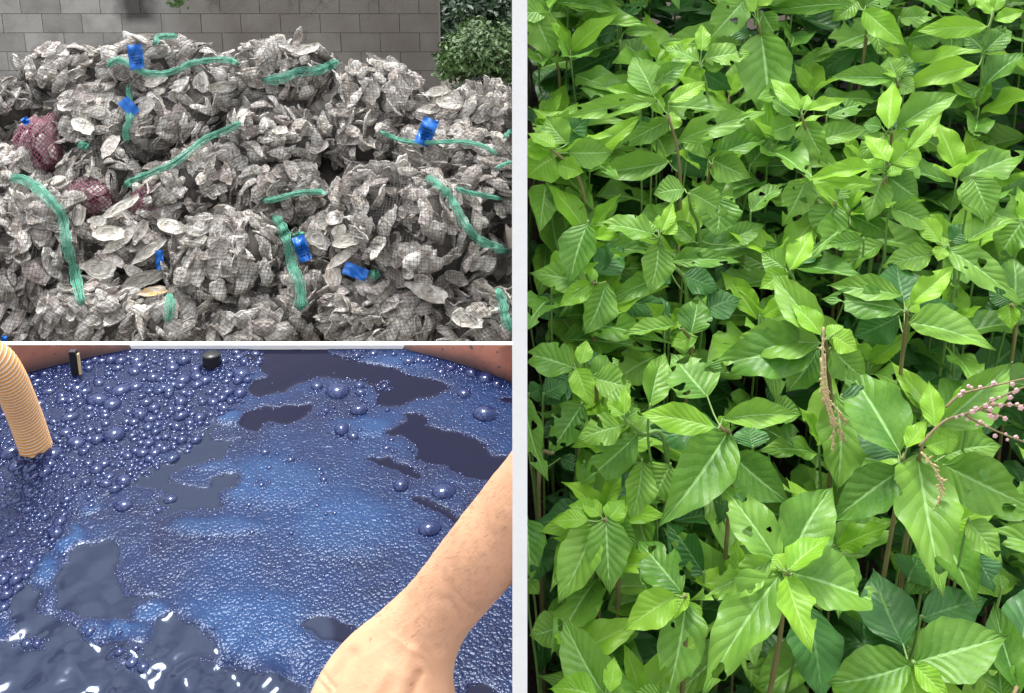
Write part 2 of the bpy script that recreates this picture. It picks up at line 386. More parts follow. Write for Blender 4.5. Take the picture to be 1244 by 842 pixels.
# (centre u, v, half width, half height, tilt deg, forward shift m, label, net)
BAGS = [
 (85, 92, 62, 36, 12, -.05, 'netted bag of grey oyster shells at the upper left end of the heap crest', 'net'),
 (198, 84, 78, 42, 3, .05, 'netted shell bag on the heap crest carrying an upright blue tag', 'net'),
 (338, 88, 78, 42, -4, .05, 'netted shell bag on the crest with a green band sagging across it', 'net'),
 (462, 115, 62, 42, 14, -.05, 'netted shell bag sloping down from the crest below the last wall blocks', 'net'),
 (575, 138, 72, 36, -5, -.10, 'netted shell bag right below the green bush', 'net'),
 (8, 130, 40, 40, 0, -.05, 'dark netted shell bag at the left edge near the wall', 'net'),
 (50, 178, 30, 34, 10, .06, 'small wine-red netted bag of shells at the left side', 'net_red'),
 (112, 152, 52, 48, 40, .05, 'netted shell bag left of the tilted blue tag', 'net'),
 (222, 142, 78, 44, -25, .0, 'netted shell bag right of the tilted blue tag above the long green band', 'net'),
 (18, 222, 52, 44, 0, .0, 'netted shell bag under the wine-red bag at the left edge', 'net'),
 (122, 215, 48, 40, 0, .02, 'netted shell bag above the two dark red nets', 'net'),
 (108, 240, 26, 22, 0, .08, 'small dark red net of shells above the loose white shells', 'net_red'),
 (187, 246, 24, 18, 0, .04, 'small maroon net of shells in a hollow of the heap', 'net_red'),
 (232, 228, 72, 46, -28, .04, 'netted shell bag just under the long slanting green band', 'net'),
 (335, 172, 66, 48, 10, .0, 'netted shell bag in the middle of the heap below the crest', 'net'),
 (338, 232, 56, 34, 0, .03, 'netted shell bag with a short green band across its lower edge', 'net'),
 (440, 168, 62, 40, 25, -.1, 'shadowed netted shell bag left of the crumpled blue tag', 'net'),
 (552, 182, 78, 34, 4, -.02, 'netted shell bag with the crumpled blue tag and thin green band', 'net'),
 (595, 232, 50, 44, 10, .0, 'netted shell bag behind the thick green band at the right edge', 'net'),
 (500, 282, 108, 82, 24, .20, 'biggest netted shell bag bulging out at the right with a green band over its shoulder', 'net'),
 (45, 302, 66, 84, 5, .14, 'large netted shell bag at the lower left wrapped by a green band', 'net'),
 (278, 322, 76, 66, -12, .12, 'large netted shell bag in the lower middle with a green band on its right flank', 'net'),
 (118, 386, 66, 44, 8, .10, 'dark netted shell bag at the bottom left of the heap', 'net'),
 (212, 396, 46, 40, 0, .14, 'netted shell bag at the bottom with a short green end beside it', 'net'),
 (305, 400, 56, 36, 0, .08, 'shadowed netted shell bag at the bottom under the large middle bag', 'net'),
 (365, 370, 36, 44, 0, .02, 'narrow netted shell bag in the gap beneath the blue tags', 'net'),
 (462, 385, 74, 48, 10, .12, 'netted shell bag at the bottom in front of the biggest bag', 'net'),
 (585, 392, 56, 44, -8, .08, 'netted shell bag at the bottom right corner of the heap', 'net'),
 (160, 300, 64, 44, 0, -.06, 'sunken netted shell bag under the loose white shells', 'net'),
 (402, 300, 50, 46, 0, -.06, 'sunken netted shell bag under the loose cream shells', 'net'),
 (5, 400, 40, 34, 0, .02, 'dark netted shell bag in the bottom left corner', 'net'),
]
bag_objs = []
for bi, (u, v, ru, rv, tilt, fwd, label, net) in enumerate(BAGS):
    R = random.Random(100 + bi)
    c0 = at_plane(u, v, HP, HN); d = (c0 - CAM).dot(FW); s = d / F
    A, B = ru * s * .96, rv * s * .98
    C = min(A, B) * 1.25
    vdir = (CAM - c0).normalized()
    c = c0 + vdir * (fwd - C * .35)
    ex = RT * math.cos(math.radians(-tilt)) + UP * math.sin(math.radians(-tilt)); ex = (ex - vdir * ex.dot(vdir)).normalized(); ey = vdir.cross(ex)
    def surf(dv, k=1.0):           # dv unit vector in (ex, ey, vdir)
        lump = 1 + .16 * noise.noise(Vector(dv) * 1.7 + Vector((bi * 9.1, 0, 0))) + .06 * noise.noise(Vector(dv) * 4 + Vector((0, bi * 5, 0)))
        return c + (ex * dv[0] * A + ey * dv[1] * B + vdir * dv[2] * C) * (k * lump)
    t = thing('shell_bag', label, 'bag of shells', (c.x, c.y, c.z - B), 'netted bags of oyster shells heaped in the yard')
    bag_objs.append((t, u, v))
    # dense inside, coloured dark to stand in for shade between the shells
    ring = []
    cvs, cfs = [], []; NU, NVv = 20, 12
    for i in range(NVv + 1):
        for j in range(NU):
            th = math.pi * i / NVv; ph = 2 * math.pi * j / NU
            dv = (math.sin(th) * math.cos(ph), math.sin(th) * math.sin(ph), math.cos(th)); q = surf(dv, .80 + R.uniform(-.05, .05)); cvs.append(q)
    for i in range(NVv):
        for j in range(NU):
            cfs.append((i*NU+j, i*NU+(j+1)%NU, (i+1)*NU+(j+1)%NU, (i+1)*NU+j))
    mbx = MB(); mbx.add(cvs, cfs); mbx.build('shade_dark_core', M['core'], t, True, kind='stuff')
    nsh = max(14, int(math.pi * ru * rv / (64 if net == 'net' else 50)))
    bv, bt, nb = [], [], 0
    for k in range(min(nsh, 290)):
        while True:
            dv = Vector((R.gauss(0, 1), R.gauss(0, 1), R.gauss(0, 1))).normalized()
            if dv.z > -.25: break
        p = surf(dv, R.choice((.97, .93, .88, .82)))
        nrm = (ex * dv.x / A + ey * dv.y / B + vdir * dv.z / C).normalized()
        # shells lie in coherent fans: common tilt direction over patches
        fl = noise.noise_vector(p * 3.1) * 2.0
        nn = (nrm * 1.0 + Vector(fl) * .8 + Vector((R.gauss(0, .42), R.gauss(0, .42), R.gauss(0, .42)))).normalized()
        if R.random() < .5: nn = -nn
        sz = R.uniform(.092, .165) * (.85 if net != 'net' else 1)
        roll = noise.noise(p * 2.3) * 6 + R.gauss(0, .7)
        mt = Matrix.Translation(p) @ frame(nn, roll) @ Matrix.Diagonal((sz, sz * R.uniform(.85, 1.15), sz * R.uniform(.8, 1.5), 1))
        i = R.randrange(len(SH)); obj('shell', SH[i], t, world=mt)
        co, tr = SHA[i]; mm = np.array(mt); wc = co @ mm[:3, :3].T + mm[:3, 3]
        bv.append(wc); bt.append(tr + nb); nb += len(wc)
    V = np.concatenate(bv); T = np.concatenate(bt); stash(V, T)
    bvh = BVHTree.FromPolygons(V.tolist(), T.tolist())
    # net drawn tight over the shells
    cell = .0185; span = 1.75
    na, nb2 = int(span * 2 * (A + C) / 2 / cell), int(span * 2 * (B + C) / 2 / cell)
    rot = R.uniform(-.5, .5) + (.78 if R.random() < .3 else 0); Rd = np.full((na + 1, nb2 + 1), np.nan); Dv = {}
    for i in range(na + 1):
        for j in range(nb2 + 1):
            a = (i / na * 2 - 1) * span; b = (j / nb2 * 2 - 1) * span
            a, b = a * math.cos(rot) - b * math.sin(rot), a * math.sin(rot) + b * math.cos(rot)
            r = math.hypot(a, b)
            if r > 1.72: continue
            dv = Vector((a / (r + 1e-9) * math.sin(r), b / (r + 1e-9) * math.sin(r), math.cos(r))); Dv[i, j] = dv
            far = surf(dv, 1.5); dr = (c - far); L0 = dr.length
            h = bvh.ray_cast(far, dr / L0, L0 * .62)
            q = far if h[0] is None else h[0]
            Rd[i, j] = (1 - (h[3] / L0)) * 1.5 if h[0] is not None else .86
    pad = np.pad(Rd, 2, mode='edge'); st = np.stack([pad[x:x + na + 1, y:y + nb2 + 1] for x in range(5) for y in range(5)])
    with np.errstate(all='ignore'):
        import warnings; warnings.simplefilter('ignore')
        mxr = np.nanmax(st, 0); pad = np.pad(mxr, 1, mode='edge'); mn = np.nanmean(np.stack([pad[x:x + na + 1, y:y + nb2 + 1] for x in range(3) for y in range(3)]), 0)
    P = {k: surf(dv, min(1.24, .75 * mn[k] + .25 * max(Rd[k], mn[k] - .09)) + .012) for k, dv in Dv.items()}
    mb = MB(); wv = .0008 if net == 'net' else .0026
    for (i, j), p in P.items():
        for di, dj in ((1, 0), (0, 1)):
            q = P.get((i + di, j + dj))
            if q is None: continue
            e = q - p; nrm = (p - c).normalized(); sd_ = e.cross(nrm)
            if sd_.length < 1e-6: continue
            sd_ = sd_.normalized() * wv
            mb.add([p - sd_, q - sd_, q + sd_, p + sd_], [(0, 1, 2, 3)])
    mb.build('netting', M[net], t, kind='stuff')
    co = np.array([tuple(x) for x in P.values()])

# backing mound in the same shade-dark colour so that gaps between bags end in the heap, with shells in the gaps
vs, fs = [], []; NX, NY = 60, 30
for j in range(NY + 1):
    for i in range(NX + 1):
        x = -3.6 + 3.55 * i / NX; y = 4.3 + 3.6 * j / NY; z = .1 + (y - 4.5) * .807
        if y > 5.7: z = 1.05 - (y - 5.7) * .8
        z -= .30 + .06 * noise.noise(Vector((x * 2, y * 2, 0)));  u_ = pix(Vector((x, y, z)))[0]
        if u_ > 400: z -= .32 * min(1, (u_ - 400) / 120) * min(1, max(0, (y - 5.0) / .7))
        vs.append((x, y, max(z, -.42)))
for j in range(NY):
    for i in range(NX): a = j * (NX + 1) + i; fs.append((a, a + 1, a + NX + 2, a + NX + 1))
mound = obj('shell_heap', mesh('shell_heap', vs, fs, M['core']), kind='stuff', label='inner mass of the shell heap coloured dark as shade in the gaps', category='shell heap')
gv, gt, ng = [], [], 0
for k in range(900):
    u, v = random.uniform(-20, 622), random.uniform(60, 425)
    top = 60 if u < 400 else 60 + (u - 400) * .35
    if v < top + 30: continue
    p = at_plane(u, v, HP, HN) - (CAM - HP).normalized() * random.uniform(.22, .36)
    mt = Matrix.Translation(p) @ frame(Vector((random.gauss(0, .7), -.6 + random.gauss(0, .6), .8)), random.uniform(0, 6.28)) @ Matrix.Diagonal((.13, .13, .14, 1))
    co, tr = SHA[k % 12]; mm = np.array(mt); gv.append(co @ mm[:3, :3].T + mm[:3, 3]); gt.append(tr + ng); ng += len(co)
V = np.concatenate(gv); T = np.concatenate(gt)
vf = [v for v in V.tolist()]
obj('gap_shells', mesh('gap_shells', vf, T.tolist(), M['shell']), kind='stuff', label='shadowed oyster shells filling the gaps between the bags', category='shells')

# loose clean shells
HB = BVHTree.FromPolygons(np.concatenate(allV).tolist(), np.concatenate(allT).tolist())
def on_heap(u, v, lift=.02):
    r = ray(u, v).normalized(); h = HB.ray_cast(CAM, r, 30)
    p = h[0] if h[0] is not None else at_plane(u, v, HP, HN)
    return p - r * lift
def hull(u, v, k=1.0):
    best = None
    for du, dv in ((0, 0), (7, 0), (-7, 0), (0, 7), (0, -7), (12, 0), (-12, 0), (0, 12), (0, -12)):
        h = HB.ray_cast(CAM, ray(u + du * k, v + dv * k).normalized(), 30)
        if h[0] is not None:
            d = (h[0] - CAM).dot(FW); best = d if best is None else min(best, d)
    return pt(u, v, (best or 5.5) - .02)
LOOSE = [ # u, v, len px, wid px, roll deg (image), material, label
 (146, 252, 50, 15, 38, 'w', 'long narrow pale shell pointing up right above the loose white pile'),
 (118, 268, 22, 15, 0, 'w', 'small white shell at the upper left of the loose white pile'),
 (131, 283, 38, 20, 5, 'w', 'broad cream shell lying open in the loose white pile'),
 (140, 298, 34, 18, 30, 'w', 'cream shell overlapping the lower edge of a broad cream shell'),
 (95, 262, 16, 32, 10, 'g', 'upright grey shell standing beside the loose white pile'),
 (119, 326, 42, 26, -8, 'w', 'flat pale blue-grey shell at the lower left of the loose pile'),
 (134, 313, 36, 14, -28, 'g', 'rough pinkish shell above the flat pale shell'),
 (180, 305, 46, 20, 42, 'w', 'large white shell slanting left of the blue triangle tag'),
 (207, 275, 36, 20, -14, 'w', 'white ridged shell with a pink tinge at the top of the loose pile'),
 (161, 329, 26, 16, -30, 'w', 'small pale shell under the large slanting white shell'),
 (172, 340, 52, 20, 22, 'w', 'open cupped shell above the yellow stained shell'),
 (185, 354, 34, 16, 12, 'y', 'yellow stained shell at the bottom of the loose pile'),
 (155, 285, 30, 16, 60, 'g', 'rough grey shell standing in the middle of the loose pile'),
 (170, 282, 32, 16, 65, 'g', 'brown grey shell leaning beside the ridged white shell'),
 (386, 290, 34, 20, -32, 'w', 'cream shell with its cup facing up right of the middle blue tag'),
 (391, 273, 28, 17, -20, 'w', 'thin translucent shell at the top of the cream pile'),
 (406, 265, 24, 20, 20, 'g', 'dark grey smooth shell behind the cream pile'),
 (412, 281, 18, 20, 0, 'w', 'round pale shell between two cream shells'),
 (421, 292, 38, 18, 18, 'w', 'ridged cream shell lying at the right of the cream pile'),
 (415, 313, 44, 17, 36, 'w', 'long cream shell slanting down under the ridged cream shell'),
 (404, 337, 22, 28, 20, 'w', 'pale shell hanging left of the blue tag with a teal knot'),
 (518, 354, 56, 24, -24, 'g', 'large dark edged cupped shell under the biggest bag'),
 (567, 388, 40, 20, -12, 'w', 'smooth white shell at the bottom right of the heap'),
 (340, 158, 20, 14, 0, 'w', 'small bright white shell in the middle of the upper heap'),
 (270, 106, 38, 17, 8, 'w', 'bright cream flat shell under the crest band'),
 (244, 100, 20, 30, 20, 'g', 'upright ringed grey shell beside the bright cream one'),
 (188, 97, 28, 17, 30, 'g', 'round pale shell under the crest tag'),
 (531, 111, 30, 17, 10, 'w', 'white shell with brown spot on top of the right crest'),
 (372, 60, 32, 14, 24, 'g', 'pinkish shell sticking up on the highest right point of the crest'),
 (178, 130, 26, 16, 55, 'w', 'cream shell just right of the tilted blue tag'),
 (100, 152, 32, 18, -30, 'w', 'pale flat shell in the bag left of the tilted tag'),
 (133, 178, 32, 22, 60, 'w', 'pale round shell beside the small green knot'),
 (545, 125, 34, 18, -10, 'w', 'long pale shell on the right crest'),
 (522, 132, 30, 15, 10, 'w', 'cream shell just above the crumpled blue tag'),
]
MATS = {'w': M['shell_white'], 'g': M['shell'], 'y': M['shell_yellow']}
LS = {k: [shell_mesh(40 + i, MATS[k]) for i in range(4)] for k in MATS}
for i, (u, v, a, b, roll, mk, lab) in enumerate(LOOSE):
    p = hull(u, v); d = (p - CAM).dot(FW); s = d / F; vd = (CAM - p).normalized()
    n = (vd + Vector((random.gauss(0, .12), 0, .25 + random.gauss(0, .15)))).normalized()
    rr = math.radians(roll); ex = (RT * math.cos(rr) + UP * math.sin(rr)); ex = (ex - n * ex.dot(n)).normalized(); ey = n.cross(ex)
    mt = Matrix.Translation(p) @ Matrix((ex, ey, n)).transposed().to_4x4() @ Matrix.Diagonal((a * s, b * s / .62, a * s * .9, 1))
    me = LS[mk][i % 4]; o = obj('loose_shell', me, world=mt, label=lab, category='oyster shell', group='loose shells lying on the heap')
    mm = np.array(mt); co = np.empty(len(me.vertices) * 3); me.vertices.foreach_get('co', co); co = co.reshape(-1, 3) @ mm[:3, :3].T + mm[:3, 3]; stash(co, SHA[0][1])
HB = BVHTree.FromPolygons(np.concatenate(allV).tolist(), np.concatenate(allT).tolist())

def nearest_bag(u, v): return min(bag_objs, key=lambda q: (q[1] - u) ** 2 + (q[2] - v) ** 2)[0]
def bag(i): return bag_objs[i][0]
def green_band(pts, wpx, b, name='green_band'):
    P2 = bez([(x, y, 0) for x, y in pts], 9); P = [hull(p.x, p.y, .6) for p in P2]
    for _ in range(2): P = [P[0]] + [(P[i - 1] + P[i] * 2 + P[i + 1]) / 4 for i in range(1, len(P) - 1)] + [P[-1]]
    vd = (CAM - P[0]).normalized(); d = (P[0] - CAM).dot(FW); W = wpx * .95 * d / F
    S = 8; cols = []
    for i, p in enumerate(P):
        t = (P[min(i + 1, len(P) - 1)] - P[max(i - 1, 0)]).normalized(); sd_ = t.cross(vd).normalized()
        ww = W * min(1, .25 + i * .2, .25 + (len(P) - 1 - i) * .2) * (.80 + .42 * noise.noise(Vector((i * .35, pts[0][0], 0)))); row = []
        for k in range(S):
            q = k / (S - 1) - .5; z = .004 * math.sin(k * 1.5 + pts[0][0]) + .008 * noise.noise(Vector((k * .5, i * .25, pts[0][1]))) - .06 * (max(0, 3 - i) / 3 + max(0, i - len(P) + 4) / 3); q += .12 * noise.noise(Vector((k * .5, i * .2, 5 + pts[0][0])))
            row.append(p + sd_ * ww * q + vd * (z + .012 * (1 - 4 * q * q)))
        cols.append(row)
    mb = MB()
    for k in range(S): mb.tube([c[k] for c in cols], .0022 if k in (0, S - 1) else .0014, 4)
    for i in range(0, len(cols) - 1):
        for h in (0, 1):
            a = [cols[i][k].lerp(cols[i + 1][k], h * .5) for k in range(S)]; mb.tube(a, .0010, 3)
    o = mb.build(name, M['band'], bag(b), True)
    fb = MB(); fb.add([p - vd * .005 for c in cols for p in c[2:5]], [(i*3+k, i*3+k+1, (i+1)*3+k+1, (i+1)*3+k) for i in range(len(cols)-1) for k in range(2)])
    f = fb.build('inner_fold', M['band_fill'], o, True)
green_band([(130, 82), (140, 73), (155, 77), (172, 87), (195, 90), (215, 85), (232, 77), (255, 73), (278, 73), (290, 78)], 9, 1)
green_band([(186, 55), (194, 45), (205, 44), (216, 44)], 9, 1)
green_band([(318, 97), (340, 96), (360, 88), (385, 86), (400, 80), (412, 74)], 14, 2)
green_band([(156, 102), (157, 120), (158, 140), (153, 160), (155, 175)], 9, 7)
green_band([(150, 228), (162, 219), (190, 208), (215, 196), (245, 172), (270, 160), (296, 147)], 10, 8)
green_band([(10, 218), (25, 217), (45, 228), (62, 245), (75, 262), (80, 290), (86, 315), (94, 345), (100, 375)], 13, 20)
green_band([(318, 244), (335, 242), (360, 235), (385, 233), (396, 236)], 8, 15)
green_band([(332, 262), (342, 275), (350, 300), (356, 325), (365, 350), (366, 382)], 15, 21)
green_band([(205, 356), (207, 372), (202, 394)], 14, 23)
green_band([(460, 159), (480, 168), (500, 173), (530, 173), (560, 172), (585, 177), (606, 188)], 6, 17)
green_band([(517, 214), (535, 227), (550, 245), (562, 268), (580, 290), (602, 300), (619, 308)], 12, 19)
green_band([(552, 228), (570, 234), (590, 238), (612, 242)], 7, 18)
green_band([(604, 350), (610, 365), (614, 385), (622, 405)], 13, 27)
green_band([(94, 178), (101, 176), (108, 180)], 10, 10, 'green_knot')
green_band([(449, 331), (455, 334), (462, 330)], 12, 26, 'teal_knot')
green_band([(355, 288), (362, 284), (372, 284)], 5, 21, 'teal_knot')
green_band([(612, 168), (619, 160), (623, 158)], 6, 18)
green_band([(602, 205), (612, 200), (622, 196)], 5, 18)

def tag(u, v, wpx, hpx, rot, b, crump, lab, lines=True):
    p = hull(u, v) + (CAM - hull(u, v)).normalized() * .03; vd = (CAM - p).normalized(); d = (p - CAM).dot(FW); s = d / F; a = math.radians(rot)
    ex = RT * math.cos(a) + UP * math.sin(a); ex = (ex - vd * ex.dot(vd)).normalized(); ey = vd.cross(ex); NXt, NYt = 8, 12; vs = []; Rr = random.Random(u)
    W, H = wpx * s, hpx * s
    def q(x, y, off=0):
        z = crump * .034 * noise.noise(Vector((x * 2.9 + u, y * 3.4, 0))) + .010 * crump * math.sin(y * 9 + x * 3) ; taper = 1 - .14 * max(0, -y)
        z += .01 if y > .24 and lines else 0
        return p + ex * (x * W * taper) + ey * (y * H) + vd * (z + off)
    mb = MB()
    for off in (.0, -.0025):
        vs = [q(i / NXt - .5, j / NYt - .5, off) for j in range(NYt + 1) for i in range(NXt + 1)]
        mb.add(vs, [(j*(NXt+1)+i, j*(NXt+1)+i+1, (j+1)*(NXt+1)+i+1, (j+1)*(NXt+1)+i) for j in range(NYt) for i in range(NXt)])
    o = mb.build('blue_tag', M['tag'], bag(b), True, label=lab)
    if lines:      # unreadable print: a frame and short strokes
        ib = MB()
        for yy in (-.30, -.18, -.06, .06):
            x = -.32
            while x < .3:
                wdt = Rr.uniform(.05, .13)
                ib.add([q(x, yy, .0012), q(x + wdt, yy, .0012), q(x + wdt, yy + .06, .0012), q(x, yy + .06, .0012)], [(0, 1, 2, 3)]); x += wdt + .05
        ib.build('print', M['tag_ink'], o)
tag(165, 69, 17, 30, 8, 1, .9, 'upright blue tag with dark print')
tag(157, 130, 14, 24, 40, 7, .35, 'tilted smooth blue tag', False)
tag(518, 160, 20, 34, -22, 17, 1.6, 'crumpled blue tag')
tag(367, 302, 15, 32, 22, 21, 1.3, 'twisted dark blue tag')
tag(432, 330, 15, 30, 68, 26, .7, 'blue tag lying on its side', False)
tag(194, 316, 9, 24, 8, 28, .4, 'folded blue tag between white shells', False)
tag(31, 147, 8, 9, 30, 9, 1.0, 'small scrap of a blue tag', False)
tag(5, 412, 6, 8, 0, 30, .5, 'blue tag corner', False)

# ------------------------------------------------------------------ dye vat
def np_noise(x, y, seed=0):
    xi = np.floor(x).astype(np.int64); yi = np.floor(y).astype(np.int64); fx = x - xi; fy = y - yi
    fx = fx * fx * (3 - 2 * fx); fy = fy * fy * (3 - 2 * fy)
    def hsh(a, b):
        h = (a * 374761393 + b * 668265263 + seed * 974634777) & 0xffffffff; h = ((h ^ (h >> 13)) * 1274126177) & 0xffffffff
        return ((h ^ (h >> 16)) & 0xffff) / 65535.0
    return (hsh(xi, yi) * (1 - fx) + hsh(xi + 1, yi) * fx) * (1 - fy) + (hsh(xi, yi + 1) * (1 - fx) + hsh(xi + 1, yi + 1) * fx) * fy
def fbm(x, y, o=4, seed=0):
    r = 0; a = .5
    for i in range(o): r = r + a * np_noise(x * 2 ** i, y * 2 ** i, seed + i); a *= .5
    return r
def inpoly(px, py, poly):
    r = np.zeros(px.shape, bool); n = len(poly)
    for i in range(n):
        x0, y0 = poly[i]; x1, y1 = poly[(i + 1) % n]
        if y0 == y1: continue
        r ^= ((y0 > py) != (y1 > py)) & (px < (x1 - x0) * (py - y0) / (y1 - y0) + x0)
    return r
def ppix(x, y, z=LIQ):
    dz = z - 3.0; d = y * math.cos(PITCH) - dz * math.sin(PITCH); q = y * math.sin(PITCH) + dz * math.cos(PITCH)
    return CU + F * x / d, CV - F * q / d, d
def zp(pts, ox, oy, s): return [(ox + a / s, oy + b / s) for a, b in pts]
Z5 = (0, 420, 3.987); Z6 = (312, 420, 3.735); Z7 = (0, 630, 3.97); Z8 = (312, 630, 3.735)
CLEAR = [zp([(-30,0),(330,22),(480,75),(620,95),(700,135),(890,180),(830,225),(760,245),(640,270),(545,275),(540,190),(440,155),(280,150),(180,170),(140,215),(60,215),(0,240),(-50,200),(-20,150),(60,140),(0,90),(-60,60)], *Z6),
 [(383,490),(366,490),(340,492),(312,496),(296,503),(286,515),(300,525),(312,528),(322,520),(330,514),(350,516),(372,508)],
 zp([(700,325),(640,360),(575,400),(600,412),(670,410),(715,470),(710,510),(760,530),(850,545),(950,600),(1060,620),(1200,580),(1200,500),(1080,490),(1020,440),(930,395),(850,385),(780,365),(800,320),(740,305),(650,300)], *Z6),
 zp([(500,515),(560,545),(620,560),(700,610),(750,615),(765,590),(720,550),(620,505),(530,505)], *Z6),
 zp([(695,690),(740,730),(830,760),(900,800),(980,829),(940,790),(860,730),(780,690),(720,682)], *Z6),
 zp([(1060,235),(1180,230),(1180,282)], *Z6),
 zp([(330,440),(360,455),(430,490),(470,515),(400,580),(345,560),(350,520)], *Z8), zp([(950,740),(1040,750),(1110,792),(1100,860),(930,860)], *Z8)]
SKY_PATCH = [zp([(1020,375),(1080,390),(1160,392),(1150,402),(1040,400),(1015,430),(1040,460),(1160,455),(1220,430),(1180,455),(1110,500),(1080,550),(1000,575),(900,600),(830,625),(830,660),(1000,690),(1040,630),(1130,615),(1170,640),(1140,680),(1060,720),(1080,790),(900,800),(780,837),(700,830),(760,770),(800,720),(650,680),(560,720),(460,770),(440,790),(470,730),(640,670),(700,600),(830,560),(920,480),(960,420)], *Z5),
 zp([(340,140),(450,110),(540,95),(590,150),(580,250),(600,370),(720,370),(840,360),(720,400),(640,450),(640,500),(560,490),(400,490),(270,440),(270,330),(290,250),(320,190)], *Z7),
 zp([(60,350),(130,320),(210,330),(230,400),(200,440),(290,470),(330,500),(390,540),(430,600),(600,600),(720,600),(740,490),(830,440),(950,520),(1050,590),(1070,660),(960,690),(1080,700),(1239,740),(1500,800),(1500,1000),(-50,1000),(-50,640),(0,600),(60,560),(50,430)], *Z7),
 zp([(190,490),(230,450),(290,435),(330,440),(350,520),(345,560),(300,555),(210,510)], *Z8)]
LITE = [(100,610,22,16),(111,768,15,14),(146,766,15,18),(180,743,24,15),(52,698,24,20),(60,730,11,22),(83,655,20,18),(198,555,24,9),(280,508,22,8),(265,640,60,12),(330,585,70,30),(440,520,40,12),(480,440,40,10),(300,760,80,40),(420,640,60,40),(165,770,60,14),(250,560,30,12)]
FROTH = [(-80,455),(110,428),(330,420),(300,470),(300,490),(262,508),(235,545),(190,575),(120,608),(85,640),(45,690),(15,725),(-80,760)]

p3 = [at_z(u, v, LIQ) for u, v in ((20, 458), (300, 412), (622, 466))]
(ax_, ay_), (bx_, by_), (cx_, cy_) = [(p.x, p.y) for p in p3]
dd = 2 * (ax_ * (by_ - cy_) + bx_ * (cy_ - ay_) + cx_ * (ay_ - by_))
VX = ((ax_**2+ay_**2)*(by_-cy_)+(bx_**2+by_**2)*(cy_-ay_)+(cx_**2+cy_**2)*(ay_-by_)) / dd
VY = ((ax_**2+ay_**2)*(cx_-bx_)+(bx_**2+by_**2)*(ax_-cx_)+(cx_**2+cy_**2)*(bx_-ax_)) / dd
VR = math.hypot(ax_ - VX, ay_ - VY); print('VAT', VX, VY, VR)
YR = 1.146                              # chord where the white rail stands
xs = np.concatenate([np.linspace(VX - VR, -.66, 30)[:-1] if VX - VR < -.68 else [], np.arange(-.66, -.0005, .0014), [0.0004]])
ys = np.concatenate([np.linspace(VY - VR, .60, 40)[:-1] if VY - VR < .58 else [], np.arange(.60, YR, .0014), [YR]])
X, Y = np.meshgrid(xs, ys); PU, PV, PD = ppix(X, Y)
wu = PU + (fbm(PU / 17, PV / 11, 4, 3) - .47) * 16; wv_ = PV + (fbm(PU / 17, PV / 11, 4, 9) - .47) * 9
def soft(m, k=2):
    m = m.astype(float)
    for _ in range(k):
        p = np.pad(m, 1, mode='edge'); m = (p[1:-1, 1:-1] * 2 + p[:-2, 1:-1] + p[2:, 1:-1] + p[1:-1, :-2] + p[1:-1, 2:]) / 6
    return m
clear = np.zeros(X.shape, bool); sky_patch = np.zeros(X.shape, bool)
for p in CLEAR: clear |= inpoly(wu, wv_, p)
for p in SKY_PATCH: sky_patch |= inpoly(wu, wv_, p)
wide = soft(clear | sky_patch, 60); lite = np.zeros(X.shape)
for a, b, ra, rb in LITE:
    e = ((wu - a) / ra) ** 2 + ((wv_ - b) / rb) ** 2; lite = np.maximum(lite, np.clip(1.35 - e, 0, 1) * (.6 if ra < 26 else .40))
isl = (lite > .5) & (np.array(PV) > 640); sky_patch &= ~isl
fr = soft(inpoly(PU + (fbm(PU / 30, PV / 25, 3, 5) - .47) * 30, PV, FROTH), 3)
cl = soft(clear | sky_patch, 10); gr = soft(sky_patch, 8)
foam = 1 - cl
# ripples: strong at the lower left where the dye is being stirred
st = np.clip((PV - 640) / 120, 0, 1) * np.clip((330 - PU) / 140 + np.clip((PV - 780) / 60, 0, 1) * .9, 0, 1)
rip = np.zeros(X.shape)
for k, (a, l) in enumerate(((.3, .055), (1.0, .041), (-.5, .033), (2.1, .024), (.8, .014))):
    w1 = fbm(X * 7, Y * 9, 3, 20 + k) * 4.5
    rip += l * (.030 if l > .03 else .012) * np.sin((X * math.cos(a) + Y * math.sin(a)) * 2 * math.pi / l + w1)
rg = fbm(X * 45 + Y * 12, Y * 75, 3, 50); rid = 1 - np.abs(rg * 2 - .94) * 2.2
st2 = np.clip((PV - 770) / 50, 0, 1) * np.clip((400 - PU) / 60, 0, 1) * np.clip((PU - 20) / 120, 0, 1)
Zh = LIQ + foam * .0006 + lite * foam * .002 + (st * .44 + st2 * .56) * (rip * 1.0 + np.clip(rid, -1, 1) * .0003) + .00018 * (fbm(X * 60, Y * 60, 2, 31) - .5)
Zh += foam * .0004 * fbm(X * 160, Y * 160, 2, 77)
inside = (X - VX) ** 2 + (Y - VY) ** 2 <= (VR + .012) ** 2
ny, nx = X.shape; idx = np.arange(nx * ny).reshape(ny, nx)
q = np.stack([idx[:-1, :-1], idx[:-1, 1:], idx[1:, 1:], idx[1:, :-1]], -1)
ok = inside[:-1, :-1] & inside[1:, 1:] & inside[:-1, 1:] & inside[1:, :-1]; q = q[ok]
me = bpy.data.meshes.new('dye_water'); me.vertices.add(nx * ny); me.vertices.foreach_set('co', np.stack([X, Y, Zh], -1).astype(np.float32).ravel())
me.loops.add(q.size); me.loops.foreach_set('vertex_index', q.ravel().astype(np.int32)); me.polygons.add(len(q))
me.polygons.foreach_set('loop_start', (np.arange(len(q)) * 4).astype(np.int32)); me.polygons.foreach_set('use_smooth', np.ones(len(q), bool)); me.update(); me.validate()
att = me.attributes.new('foam_sky', 'FLOAT_COLOR', 'POINT')
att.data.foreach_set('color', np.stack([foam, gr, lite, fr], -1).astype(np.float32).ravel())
at2 = me.attributes.new('thin', 'FLOAT', 'POINT'); at2.data.foreach_set('value', wide.astype(np.float32).ravel())
